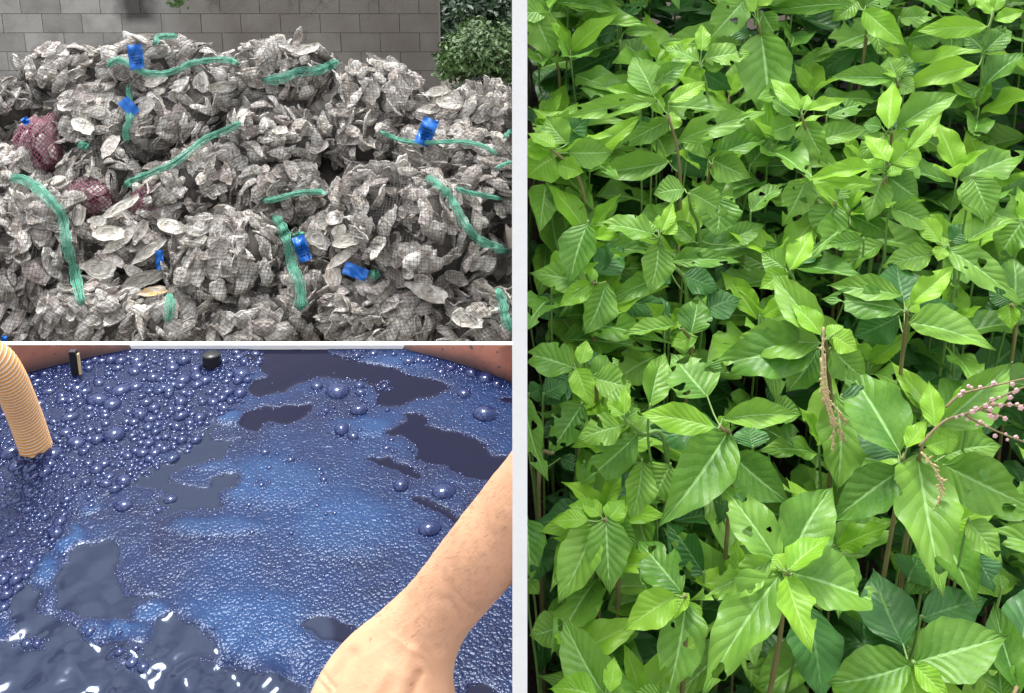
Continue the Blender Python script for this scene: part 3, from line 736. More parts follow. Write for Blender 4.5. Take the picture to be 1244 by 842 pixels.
t = NT('indigo_dye'); a = t.n('ShaderNodeAttribute', attribute_name='foam_sky'); sp = t.n('ShaderNodeSeparateColor', {0: a.outputs['Color']}); c = t.coord()
fo0, sky_tint, li, frn = sp.outputs[0], sp.outputs[1], sp.outputs[2], a.outputs['Alpha']
vor = t.n('ShaderNodeTexVoronoi', {'Vector': c, 'Scale': 300.0}); vor2 = t.n('ShaderNodeTexVoronoi', {'Vector': c, 'Scale': 520.0})
n1 = t.noise(9, 4, c); n2 = t.noise(70, 4, c); n5 = t.noise(150, 5, c, .7); fo = t.ramp(t.math('ADD', fo0, t.math('MULTIPLY_ADD', n5, 1.1, -.55)), [(.36, 0.0), (.62, 1.0)])
deep = t.mix(sky_tint, (.008, .008, .024), (.016, .023, .048))  # second tone paints the sky's reflection onto clear dye
fcol = t.mix(t.ramp(n1, [(.38, 0.0), (.6, 1.0)]), (.003, .006, .036), (.004, .021, .082))
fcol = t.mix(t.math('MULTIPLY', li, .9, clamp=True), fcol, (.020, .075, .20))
fcol = t.mix(t.math('MULTIPLY', t.ramp(n2, [(.5, 0.0), (.75, 1.0)]), .35), fcol, (.016, .042, .12))
fcol = t.mix(t.math('MULTIPLY', frn, .75), fcol, (.006, .008, .038))
edge = t.math('MULTIPLY', t.math('MULTIPLY', fo, t.math('SUBTRACT', 1.0, fo)), 2.6)
thin = t.n('ShaderNodeAttribute', attribute_name='thin').outputs['Fac']; fcol = t.mix(t.ramp(t.math('ADD', thin, t.math('MULTIPLY_ADD', n2, .3, -.15)), [(.05, 0.0), (.6, .8)]), fcol, (.008, .010, .042)); colr = t.mix(fo, deep, fcol); colr = t.mix(t.math('MULTIPLY', edge, .5), colr, (.05, .08, .18))
h = t.math('MULTIPLY', t.math('ADD', t.math('SUBTRACT', 1.0, t.math('MULTIPLY', t.math('POWER', vor.outputs[0], 2.0), 1.6)), t.math('MULTIPLY', t.math('POWER', vor2.outputs[0], 2.0), -.6)), fo)
M['dye'] = t.fin(Base_Color=colr, Roughness=t.math('MULTIPLY_ADD', fo, .12, .10), IOR=t.math('ADD', t.math('MULTIPLY_ADD', sky_tint, .14, 1.30), t.math('MULTIPLY', fo, .14)), Specular_Tint=(.62, .74, 1.0), Specular_IOR_Level=.38, Normal=t.bump(h, .5, .0006))
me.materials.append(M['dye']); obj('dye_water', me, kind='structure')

# bubbles
t = NT('bubble_film'); c = t.coord(); lw = t.n('ShaderNodeLayerWeight', {'Blend': .35}).outputs['Facing']
t.fin(Base_Color=(.012, .020, .090), Roughness=.10, IOR=2.0, Specular_Tint=(.60, .70, 1.0))
tb = t.n('ShaderNodeBsdfTransparent', {'Color': (.80, .86, .97, 1)}); ms = t.n('ShaderNodeMixShader', {0: t.math('MULTIPLY_ADD', lw, .40, .58, True), 1: tb.outputs[0], 2: t.b.outputs[0]})
t.t.links.new(ms.outputs[0], t.o.inputs['Surface']); M['bubble'] = t.m
def dome(seg, rings, k=.62):
    vs = [(0, 0, k)]; fs = []
    for i in range(1, rings + 1):
        th = math.pi / 2 * i / rings
        for j in range(seg): a = 2 * math.pi * j / seg; vs.append((math.sin(th) * math.cos(a), math.sin(th) * math.sin(a), math.cos(th) * k))
    for j in range(seg):
        fs.append((0, 1 + j, 1 + (j + 1) % seg, 1 + (j + 1) % seg))
        for i in range(rings - 1): a = 1 + i * seg + j; b = 1 + i * seg + (j + 1) % seg; fs.append((a, a + seg, b + seg, b))
    return np.array(vs), fs
def bubbles_at(cands):
    """cands: (u, v, rpx, minimal gap factor); returns accepted (x, y, r)"""
    acc = []; grid = {}
    for u, v, rp, gf in cands:
        p = at_z(u, v, LIQ); d = (p - CAM).dot(FW); r = rp * d / F
        if p.y > YR - r or p.x > -r or (p.x - VX) ** 2 + (p.y - VY) ** 2 > (VR - r * .6) ** 2: continue
        gx, gy = int(p.x / .02), int(p.y / .02); bad = False
        for i in (-1, 0, 1):
            for j in (-1, 0, 1):
                for (x2, y2, r2) in grid.get((gx + i, gy + j), ()):
                    if (x2 - p.x) ** 2 + (y2 - p.y) ** 2 < ((r + r2) * gf) ** 2: bad = True; break
                if bad: break
            if bad: break
        if not bad: acc.append((p.x, p.y, r)); grid.setdefault((gx, gy), []).append((p.x, p.y, r))
    return acc
R = random.Random(5); cand = []
BIG = [(147,475,12),(118,487,13),(136,492,12),(139,530,14),(165,470,9),(186,460,9),(222,463,10),(240,468,8),(250,463,9),(293,456,11),(277,478,8),(220,490,9),(187,497,8),(178,490,8),(92,538,12),(118,535,9),(14,551,13),(65,553,12),(45,545,11),(85,508,10),(170,505,10),(183,510,8),(76,487,8),(238,450,8),(163,452,8),(143,448,7),(120,465,8),(270,485,7),(150,585,10),(221,536,7),(200,548,7),(20,567,10),(36,570,9),(38,580,8),(55,575,9),(5,705,8),(20,705,9),(8,725,8),(5,740,7),(38,685,8),(48,682,7),(73,635,9),(150,615,11),(160,618,9),(207,607,8),(192,620,6),
 (410,476,15),(385,470,8),(437,469,7),(438,478,7),(436,500,10),(415,523,10),(429,531,7),(396,500,5),(589,504,15),(564,479,9),(487,591,10),(539,598,14),(522,644,13),(497,441,7),(509,438,6),(515,440,5),(536,452,6),(548,448,6),(572,454,8),(590,460,10),(604,468,7),(561,450,5),(434,432,6),(454,430,6),(467,470,5),(470,545,5),(322,550,6),(353,560,5),(393,583,5),(318,590,4),(32,780,7),(45,783,6),(160,805,8),(174,812,8),(145,794,6),(165,790,5),(110,768,7),(272,440,6)]
for u, v, r in BIG: cand.append((u, v, r, .62))
for u, v, r in BIG[45:]:
    for k in range(34):
        a = R.uniform(0, 6.28); q_ = r * R.uniform(.9, 2.6); cand.append((u + math.cos(a) * q_, v + math.sin(a) * q_ * .6, R.uniform(.9, 2.6), .7))
fx = lambda n: [(R.uniform(-60, 320), R.uniform(425, 760)) for _ in range(n)]
def fpoly(u, v): return bool(inpoly(np.array([u]), np.array([v]), FROTH)[0])
for lo, hi, n, gf in ((7, 10, 160, .66), (4.5, 7, 800, .66), (3, 4.5, 2400, .68), (2, 3, 5200, .7), (1.2, 2, 12000, .74), (.8, 1.2, 9000, .8)):
    for u, v in fx(n):
        if not fpoly(u, v): continue
        up = .45 + .75 * min(1, max(0, (600 - v) / 100))
        if lo >= 4.5 and R.random() > up - .3 * (u > 200): continue
        if lo < 4 and noise.noise(Vector((u / 26, v / 16, 8))) + R.gauss(0, .2) < (-.05 if lo >= 2 else .02): continue
        cand.append((u, v, R.uniform(lo, hi), gf))
gi = lambda x, y: (min(ny - 1, max(0, int(np.searchsorted(ys, y)))), min(nx - 1, max(0, int(np.searchsorted(xs, x)))))
for k in range(16000):
    u, v = R.uniform(-10, 640), R.uniform(425, 860); p = at_z(u, v, LIQ); i, j = gi(p.x, p.y); f_ = foam[i, j]
    if f_ < .6 and R.random() > .010: continue
    if noise.noise(Vector((u / 38, v / 24, 3))) + R.gauss(0, .28) < .12: continue
    cand.append((u, v, R.choice((.7, .8, .9, 1.1, 1.4, 1.9)) if R.random() < .965 else R.uniform(2.4, 4.0), 1.05))
# froth lines along the edges of the clear patches and the rim
for k in range(20000):
    u, v = R.uniform(-10, 640), R.uniform(425, 860); p = at_z(u, v, LIQ); i, j = gi(p.x, p.y)
    rim = VR - math.hypot(p.x - VX, p.y - VY)
    if 0.15 < foam[i, j] < .9 or (0 < rim < .02): cand.append((u, v, R.uniform(1.0, 2.6) if rim > .02 else R.uniform(1.5, 5), .85))
acc = bubbles_at(cand); print('bubbles', len(acc))
D1 = dome(16, 6); D2 = dome(10, 4); D3 = dome(6, 2); bv, bf, nb = [], [], 0
for x, y, r in acc:
    vs, fs = D1 if r > .0055 else (D2 if r > .0022 else D3); i, j = gi(x, y)
    sx = R.uniform(.85, 1.18); ca, sa = math.cos(r * 9e4), math.sin(r * 9e4); w3 = vs * np.array([sx, 1 / sx, R.uniform(.8, 1.2)]) * r; vv = np.stack([w3[:, 0] * ca - w3[:, 1] * sa, w3[:, 0] * sa + w3[:, 1] * ca, w3[:, 2]], 1) + np.array([x, y, Zh[i, j] - r * .06]); bv.append(vv); bf += [tuple(dict.fromkeys(a + nb for a in f)) for f in fs]; nb += len(vv)
V = np.concatenate(bv); obj('foam_bubbles', mesh('foam_bubbles', V.tolist(), bf, M['bubble']), kind='stuff', label='blue foam bubbles floating on the indigo dye', category='foam')

# vat wall, rail, hose, pipes
t = NT('rusty_vat'); c = t.coord(); n = t.noise(14, 5, c); n2 = t.noise(120, 3, c); geo = t.n('ShaderNodeSeparateXYZ', {0: t.n('ShaderNodeNewGeometry').outputs['Position']})
wet = t.ramp(t.math('MULTIPLY_ADD', t.math('SUBTRACT', geo.outputs[2], LIQ), 20.0, t.math('MULTIPLY', n, .4)), [(.25, 1.0), (.62, 0.0)])
bc = t.mix(n, (.15, .042, .028), (.27, .095, .058)); bc = t.mix(wet, bc, (.035, .010, .012)); bc = t.mix(t.ramp(n2, [(.66, 0.0), (.70, 1.0)]), bc, (.03, .02, .03))
M['vat'] = t.fin(Base_Color=bc, Roughness=.6, Normal=t.bump(n2, .4, .002))
vs = []; n_ = 160; segs = []
for k in range(n_):
    a = 2 * math.pi * k / n_
    row = []
    for rr, zz in ((VR + .035, 1.36), (VR + .035, None), (VR + .004, None), (VR, LIQ - .02), (VR - .03, LIQ - .25)):
        x, y = VX + rr * math.cos(a), VY + rr * math.sin(a)
        yc = y
        row.append((min(x, 0.0), y, zz if zz is not None else min(LIQ + .075, 3 - .6480 * yc - .0005)))
    segs.append(row)
fs = []
for k in range(n_):
    vs += segs[k]
for k in range(n_):
    k2 = (k + 1) % n_; mid = [sum(q[i] for q in segs[k]) / 5 for i in (0, 1)]
    if mid[1] > YR + .02 or mid[0] >= -1e-6: continue
    for j in range(4): fs.append((k * 5 + j, k2 * 5 + j, k2 * 5 + j + 1, k * 5 + j + 1))
vt = thing('dye_vat', 'rusty red brown round vat holding the blue dye', 'vat', (VX, VY, 1.36))
o = mesh('wall', [(x - VX, y - VY, z - 1.36) for x, y, z in vs], fs, M['vat']); obj('wall', o, vt)
mb = MB(); mb.box((-.80, YR, 1.36), (.0004, YR + .008, 2.2566)); mb.build('divider_rail', M['white'], None, label='white board standing in for the border between heap and dye vat', category='board')  # stands in for the white border between the heap and vat views

def hose():
    a = at_z(38, 538, LIQ - .02); b = pt(6, 425, 1.02); b2 = pt(-30, 340, .92)
    a = pt(44, 545, (at_z(44, 545, LIQ) - CAM).dot(FW)); ends = bez([a, pt(30, 505, 1.09), pt(9, 457, 1.05), pt(-12, 433, 1.03), pt(-52, 424, 1.01), pt(-120, 424, 1.0)], 40)
    pts = []; acc_ = 0; 
    P = ends; L_ = [0]
    for i in range(1, len(P)): L_.append(L_[-1] + (P[i] - P[i-1]).length)
    step = .0012; n = int(L_[-1] / step); rad = []; j = 0
    for k in range(n):
        s = k * step
        while L_[j + 1] < s: j += 1
        f = (s - L_[j]) / (L_[j+1] - L_[j]); pts.append(P[j].lerp(P[j+1], f)); rad.append(.0158 + .0014 * (1 if k % 4 in (0, 1) else 0))
    mb = MB(); mb.tube(pts, rad, 22, False)
    me = mesh('tube', mb.v, mb.f, [M['hose'], M['hose_rib']]); 
    mi = [1 if (i // 22) % 4 in (0, 3) else 0 for i in range(len(me.polygons))]; me.polygons.foreach_set('material_index', mi)
    t = obj('ribbed_hose', me, label='cream ribbed suction hose dipping into the dye at the left', category='hose')
M['hose'] = simple('hose_tan', (.72, .34, .10), .45, 0, 40, .15); M['hose_rib'] = simple('hose_cream', (.92, .86, .70), .4, 0, 40, .05)
hose()
mb = MB(); a = at_z(93, 455, LIQ); b = a + Vector((-.002, .0, .05)); mb.box((a.x - .005, a.y - .003, LIQ - .1), (a.x + .003, a.y + .004, LIQ + .034)); mb.build('rod', M['black'], None, label='thin black rod dipping into the dye beside the hose', category='rod')
mb = MB(); mb.box((a.x + .0042, a.y - .002, LIQ - .1), (a.x + .0062, a.y + .002, LIQ + .030)); mb.build('bamboo_stick', M['dry'], None, label='thin pale stick standing against the black rod in the dye', category='stick')
mb = MB(); a = at_z(256, 446, LIQ); n = 23; mb.tube([a + Vector((0, .0 + i * .0003, -.03 + i * .00205)) for i in range(n)], [.0105 + .0014 * (i % 2) for i in range(n)], 14); mb.build('black_pipe', M['black'], None, True, label='black corrugated pipe end standing in the dye by the white board', category='pipe')

# ------------------------------------------------------------------ arm and hand
t = NT('skin'); c = t.coord(); n = t.noise(35, 4, c); n3 = t.noise(420, 3, c); n4 = t.noise(9, 3, c)
sc_ = t.mix(n, (.66, .37, .21), (.78, .47, .285)); sc_ = t.mix(t.math('MULTIPLY', n4, .25), sc_, (.66, .27, .17))
mole = t.n('ShaderNodeAttribute', attribute_name='mole').outputs['Fac']
sc_ = t.mix(mole, sc_, (.22, .09, .05))
M['skin'] = t.fin(Base_Color=sc_, Roughness=.5, Subsurface_Weight=.22, Subsurface_Radius=(.008, .003, .0015), Normal=t.bump(t.math('ADD', n3, t.math('MULTIPLY', n, .7)), .35, .0008))
M['hair'] = simple('arm_hair', (.30, .16, .08), .6)
def loft(pts, secs, seg=28):
    """pts: 3D centres; secs: (half width, half thickness); thickness axis faces the viewer/up"""
    mb = MB(); vs = []; n = len(pts)
    for i, p in enumerate(pts):
        tt = (pts[min(i + 1, n - 1)] - pts[max(i - 1, 0)]).normalized(); nr = Vector((-.12, -.45, .88)); nr = (nr - tt * nr.dot(tt)).normalized(); sd_ = tt.cross(nr)
        for k in range(seg):
            a = 2 * math.pi * k / seg; vs.append(p + sd_ * math.cos(a) * secs[i][0] + nr * math.sin(a) * secs[i][1])
    fs = [(i*seg+k, i*seg+(k+1)%seg, (i+1)*seg+(k+1)%seg, (i+1)*seg+k) for i in range(n-1) for k in range(seg)] + [tuple(range(seg-1, -1, -1)), tuple(range((n-1)*seg, n*seg))]
    return vs, fs
def chain(spec, n=6):
    """spec: u, v, depth, half width px, thickness ratio"""
    P = [pt(u, v, d) for u, v, d, w_, k in spec]; W = [Vector((w_ * d / F, w_ * d / F * k, 0)) for u, v, d, w_, k in spec]
    return bez(P, n), [(x.x, x.y) for x in bez(W, n)]
hb = MB()
for spec in (
 [(720,519,.70,54,.85),(665,580,.72,54,.85),(623,631,.735,53,.82),(590,668,.742,51,.78),(558,707,.752,48,.72),(534,740,.758,47,.66),(512,772,.762,57,.52),(494,806,.760,72,.46),(480,846,.752,81,.42),(468,888,.742,84,.38),(462,915,.742,78,.30)],
 [(512,745,.768,26,.9),(455,778,.775,24,.9),(422,808,.775,23,.9),(400,838,.768,20,.95),(382,872,.758,17,.95),(372,905,.752,15,.9),(368,930,.75,10,.8)],      # thumb
 [(455,840,.765,14,.7),(435,870,.752,15,.75),(415,895,.728,19,.9),(400,950,.722,16,.95),(393,1000,.735,15,.95),(392,1030,.752,11,.9)],
 [(480,840,.762,14,.7),(467,875,.748,15,.75),(455,905,.722,20,.9),(445,970,.718,17,.95),(440,1025,.735,15,.95),(438,1055,.752,11,.9)],
 [(510,840,.762,13,.7),(504,875,.748,15,.75),(498,905,.724,19,.9),(492,965,.722,16,.95),(488,1015,.738,14,.95),(486,1042,.752,11,.9)],
 [(538,840,.765,13,.7),(540,870,.752,14,.75),(540,895,.733,17,.9),(540,945,.733,14,.95),(538,985,.746,12,.95),(536,1008,.757,9,.9)]):
    P, S_ = chain(spec); P_, F_ = loft(P, S_); hb.add(P_, F_)
# ulna bump at the wrist
hm = mesh('person', hb.v, hb.f, M['skin']); ho = obj('person', hm)
rm = ho.modifiers.new('r', 'REMESH'); rm.mode = 'VOXEL'; rm.voxel_size = .0019
sm = ho.modifiers.new('s', 'SMOOTH'); sm.factor = .5; sm.iterations = 26
bpy.context.view_layer.update()
ev = bpy.data.meshes.new_from_object(ho.evaluated_get(bpy.context.evaluated_depsgraph_get())); ho.modifiers.clear()
import bmesh
bm_ = bmesh.new(); bm_.from_mesh(ev); g_ = bmesh.ops.bisect_plane(bm_, geom=bm_.verts[:] + bm_.edges[:] + bm_.faces[:], plane_co=(.0015, 0, 0), plane_no=(1, 0, 0), clear_outer=True)
bmesh.ops.holes_fill(bm_, edges=[e for e in bm_.edges if e.is_boundary], sides=0)
def segd(px, py, pts):
    b = 1e9
    for (x0, y0), (x1, y1) in zip(pts, pts[1:]):
        dx, dy = x1 - x0, y1 - y0; tt = max(0, min(1, ((px - x0) * dx + (py - y0) * dy) / (dx * dx + dy * dy))); b = min(b, math.hypot(px - x0 - tt * dx, py - y0 - tt * dy))
    return b
FEAT = [([(508, 820), (499, 850)], 5, -.0030), ([(470, 815), (450, 850)], 8, .0016), ([(535, 800), (545, 850)], 9, .0014), ([(500, 790), (482, 850)], 7, .0014), ([(428, 795), (408, 822), (398, 850)], 7, -.0014), ([(390, 815), (405, 836)], 2.2, -.0012), ([(384, 824), (399, 842)], 2.2, -.0012),
        ([(470, 770), (520, 800), (540, 842)], 3, .0003), ([(520, 735), (480, 775), (440, 800)], 3, .0003), ([(600, 600), (560, 660), (548, 700)], 3, .0002), ([(545, 728), (562, 758)], 3, -.0009), ([(552, 718), (572, 742)], 2.5, -.0007), ([(512, 700), (506, 712)], 14, .0012)]
bm_.normal_update(); mv_ = []
for v_ in bm_.verts:
    pu_, pv_, _ = pix(v_.co); o_ = .0007 * noise.noise(v_.co * 40) + .0003 * noise.noise(v_.co * 140)
    if v_.normal.dot(CAM - v_.co) > 0:
        for ps, w_, a_ in FEAT:
            q_ = segd(pu_, pv_, ps)
            if q_ < w_ * 2.5: o_ += a_ * math.exp(-(q_ / w_) ** 2)
    mv_.append((v_, v_.normal * o_))
for v_, o_ in mv_: v_.co += o_
bm_.to_mesh(ev); bm_.free(); ho.data = ev; ev.name = 'person'; ev.materials.clear(); ev.materials.append(M['skin']); ev.polygons.foreach_set('use_smooth', [True] * len(ev.polygons))
ma = ev.attributes.new('mole', 'FLOAT', 'POINT'); mv = np.zeros(len(ev.vertices))
co = np.empty(len(ev.vertices) * 3); ev.vertices.foreach_get('co', co); co = co.reshape(-1, 3)
d_ = co[:, 1] * math.cos(PITCH) - (co[:, 2] - 3) * math.sin(PITCH); uu = CU + F * co[:, 0] / d_; vv = CV - F * (co[:, 1] * math.sin(PITCH) + (co[:, 2] - 3) * math.cos(PITCH)) / d_
no = np.empty(len(ev.vertices) * 3); ev.vertices.foreach_get('normal', no); no = no.reshape(-1, 3); tocam = (np.array(CAM) - co); fc = (no * tocam).sum(1) > 0
for a, b, r in ((450, 777, 1.3), (501, 831, 1.6), (511, 709, 1.2)): mv = np.maximum(mv, np.clip(1.5 - np.hypot(uu - a, vv - b) / r, 0, 1) * fc * .7)
ma.data.foreach_set('value', mv.astype(np.float32)); ev.update()
ho['label'] = 'bare forearm and hand of a person reaching into the blue dye'; ho['category'] = 'person'
hbv = BVHTree.FromPolygons(co.tolist(), [tuple(p.vertices) for p in ev.polygons]); mb = MB(); Rh = random.Random(3)
ad = Vector((-.67, .74))
for k in range(430):
    s_ = Rh.uniform(0, 1); base_u = 640 - 150 * s_; base_v = 612 + 165 * s_; w_ = Rh.uniform(-50, 46) if Rh.random() < .75 else Rh.uniform(-52, -38)
    u, v = base_u + .74 * w_, base_v + .67 * w_
    h = hbv.ray_cast(CAM, ray(u, v).normalized(), 3)
    if h[0] is None or u > 628: continue
    h2 = hbv.ray_cast(CAM, ray(u - .3 + Rh.gauss(0, 1.2) - 5, v + 5 + Rh.gauss(0, 1.5)).normalized(), 3)
    if h2[0] is None or h2[0].x > -.001 or h[0].x > -.002: continue
    L_ = Rh.uniform(.5, 1.1); e = h[0].lerp(h2[0], L_)
    mb.tube([h[0] - h[1] * .0003, h[0].lerp(e, .5) + h[1] * .0009, e + h[1] * .0012], [.00008, .00006, .00003], 3, False)
mb.build('arm_hair', M['hair'], ho, kind='stuff')

# ------------------------------------------------------------------ planted bank
SL = math.tan(math.radians(33.8))
def canopy(y): return 3 - .98 + (min(y, 1.9) - .85) * SL + max(0, y - 1.9) * .12
CP = Vector((0, .85, 3 - .98)); CN = Vector((0, -SL, 1)).normalized()
def on_canopy(u, v, deep=0.0):
    p = at_plane(u, v, CP, CN); return p + (p - CAM).normalized() * deep
vs, fs = [], []; nx_, ny_ = 40, 60
for j in range(ny_ + 1):
    for i in range(nx_ + 1):
        x = .022 + 1.9 * i / nx_; y = .25 + 2.9 * j / ny_
        vs.append((x, y, canopy(y) - .60 + .03 * noise.noise(Vector((x * 5, y * 5, 0))) + .012 * noise.noise(Vector((x * 25, y * 25, 4)))))
for j in range(ny_):
    for i in range(nx_): a = j * (nx_ + 1) + i; fs.append((a, a + 1, a + nx_ + 2, a + nx_ + 1))
nb = len(vs); ring = [i for i in range(nx_ + 1)] + [j * (nx_ + 1) + nx_ for j in range(1, ny_ + 1)] + [ny_ * (nx_ + 1) + i for i in range(nx_ - 1, -1, -1)] + [j * (nx_ + 1) for j in range(ny_ - 1, 0, -1)]
for r in ring: x, y, z = vs[r]; vs.append((x, y, -.39))
for k in range(len(ring)): k2 = (k + 1) % len(ring); fs.append((ring[k], nb + k, nb + k2, ring[k2]))
obj('soil_bank', mesh('soil_bank', vs, fs, M['soil']), kind='structure')
mb = MB()
for k in range(1500):
    x, y = random.uniform(.04, 1.4), random.uniform(.5, 2.2); z = canopy(y) - .59; a = random.uniform(0, 6.28); l = random.uniform(.015, .05)
    mb.tube([(x, y, z), (x + math.cos(a) * l * .5, y + math.sin(a) * l * .5, z + random.uniform(0, .015)), (x + math.cos(a) * l, y + math.sin(a) * l, z + random.uniform(0, .02))], random.uniform(.0006, .0016), 3, False)
mb.build('straw_litter', M['straw'], kind='stuff', label='dry straw and twigs lying on the dark soil', category='litter')

def leaf_mesh(seed, mat, holes=0, bites=0, NUu=30, NVv=12):
    r = random.Random(seed); vs, uv = [], []
    arch = r.uniform(.10, .42); fold = r.uniform(.25, .75); curl = r.uniform(-.15, .2); bow = r.uniform(-.14, .14); pw = r.uniform(.80, 1.05); qw = r.uniform(1.15, 1.6)
    ph = [r.uniform(0, 6.28) for _ in range(6)]; wav = r.uniform(.015, .05); tip = r.uniform(-.10, .06)
    nm = max((t ** pw) * ((1 - t) ** qw) for t in [i / 100 for i in range(101)])
    HL = [(r.uniform(.2, .8), r.choice((-1, 1)) * r.uniform(.25, .7), r.uniform(.02, .06)) for _ in range(holes)] + \
         [(r.uniform(.15, .9), r.choice((-1, 1)) * r.uniform(.95, 1.08), r.uniform(.04, .10)) for _ in range(bites)]
    kill = set(); idn = lambda i, j: i * (NVv + 1) + j
    for i in range(NUu + 1):
        t = i / NUu; hw = .5 * (t ** pw) * ((1 - t) ** qw) / nm * (1 + .03 * math.sin(t * 23 + ph[0]) + .02 * math.sin(t * 41 + ph[1])); hw = max(hw, .012 if t < .5 else .001)
        for j in range(NVv + 1):
            s = (j / NVv - .5) * 2; x, yn = t, s * hw
            # coordinates for holes are in length units: width scale about .42
            for hx, hs, hr in HL:
                hwx = .5 * (hx ** pw) * ((1 - hx) ** qw) / nm
                dx, dy = x - hx, (yn - hs * hwx) * .42; d = math.hypot(dx, dy * 1.0); rr = hr * (1 + .25 * math.sin(3 * math.atan2(dy, dx) + ph[2]))
                if d < rr:
                    k = rr / max(d, 1e-4)
                    if d < rr * .62: kill.add(idn(i, j))
                    x, yn = hx + dx * k, hs * hwx + dy * k / .42
            uv.append((x, .5 + .5 * (yn / hw if hw > .002 else 0)))
            ss = yn * 2
            lat = abs(((x * 8.5 - abs(s) ** .75 * 2.3) % 1) - .5) * 2
            z = fold * abs(yn) * .42 * (1 - .4 * t) - arch * x * x + .003 * (1 - lat) * min(1, abs(s) * 4) * (1 - abs(s) * .5)
            z += wav * math.sin(x * 15 + ph[3] + (1.7 if s > 0 else 0)) * abs(s) ** 1.6 * min(1, hw * 3) + .02 * math.sin(x * 6 + ph[4]) * s + tip * max(0, x - .75) * 1.2
            z += -.16 * curl * s * s
            vs.append((x, yn + bow * math.sin(math.pi * x) * .5, z))
    for i in range(NUu):
        for j in range(NVv):
            q = (idn(i, j), idn(i, j + 1), idn(i + 1, j + 1), idn(i + 1, j))
            if any(a in kill for a in q): continue
            fs_.append(q) if False else None
    F_ = [(idn(i, j), idn(i, j + 1), idn(i + 1, j + 1), idn(i + 1, j)) for i in range(NUu) for j in range(NVv)]
    F_ = [q[::-1] for q in F_ if not any(a in kill for a in q)]
    me = mesh('leaf', vs, F_, mat); ul = me.uv_layers.new(name='uv')
    li = np.empty(len(me.loops), dtype=np.int32); me.loops.foreach_get('vertex_index', li); ul.data.foreach_set('uv', np.array(uv, dtype=np.float32)[li].ravel())
    return me
LV = {'y': [leaf_mesh(200 + i, M['leaf_y'], 0, int(i == 3)) for i in range(8)],
      'm': [leaf_mesh(300 + i, M['leaf_m'], (0, 1, 3, 0, 2, 1, 4, 1, 0)[i], (0, 2, 1, 0, 2, 1, 2, 3, 0)[i], 60, 24) for i in range(9)],
      'd': [leaf_mesh(400 + i, M['leaf_shade'], (0, 1, 0, 0, 3)[i], (0, 0, 2, 0, 1)[i], 20, 8) for i in range(5)]}
def put_leaf(parent, P0, P1, up, width, kind, R, idx=None):
    """leaf from stalk end P0 to tip P1 with its upper side towards up; width in metres"""
    d = P1 - P0; L_ = d.length; x = d / L_; z = (up - x * up.dot(x)).normalized(); y = z.cross(x)
    me = LV[kind][idx if idx is not None else R.randrange(len(LV[kind]))]
    # compensate the arch: lift the leaf axis so the tip still lands on P1
    lay = Matrix((x * L_, y * width, z * L_)).transposed().to_4x4()
    dz = me.vertices[-(1 + {403: 6, 1525: 12, 189: 4}[len(me.vertices)])].co.z
    sh = Matrix.Identity(4); sh[2][0] = -dz
    return obj('leaf', me, parent, world=Matrix.Translation(P0) @ lay @ sh)
def stem_mb(pts, r0, r1):
    mb = MB(); n = len(pts); P = bez(pts, 6); m = len(P)
    rad = [(r0 + (r1 - r0) * i / (m - 1)) * (1 + (.35 if i % 6 == 0 and 0 < i < m - 1 else 0)) for i in range(m)]
    mb.tube(P, rad, 7); return mb

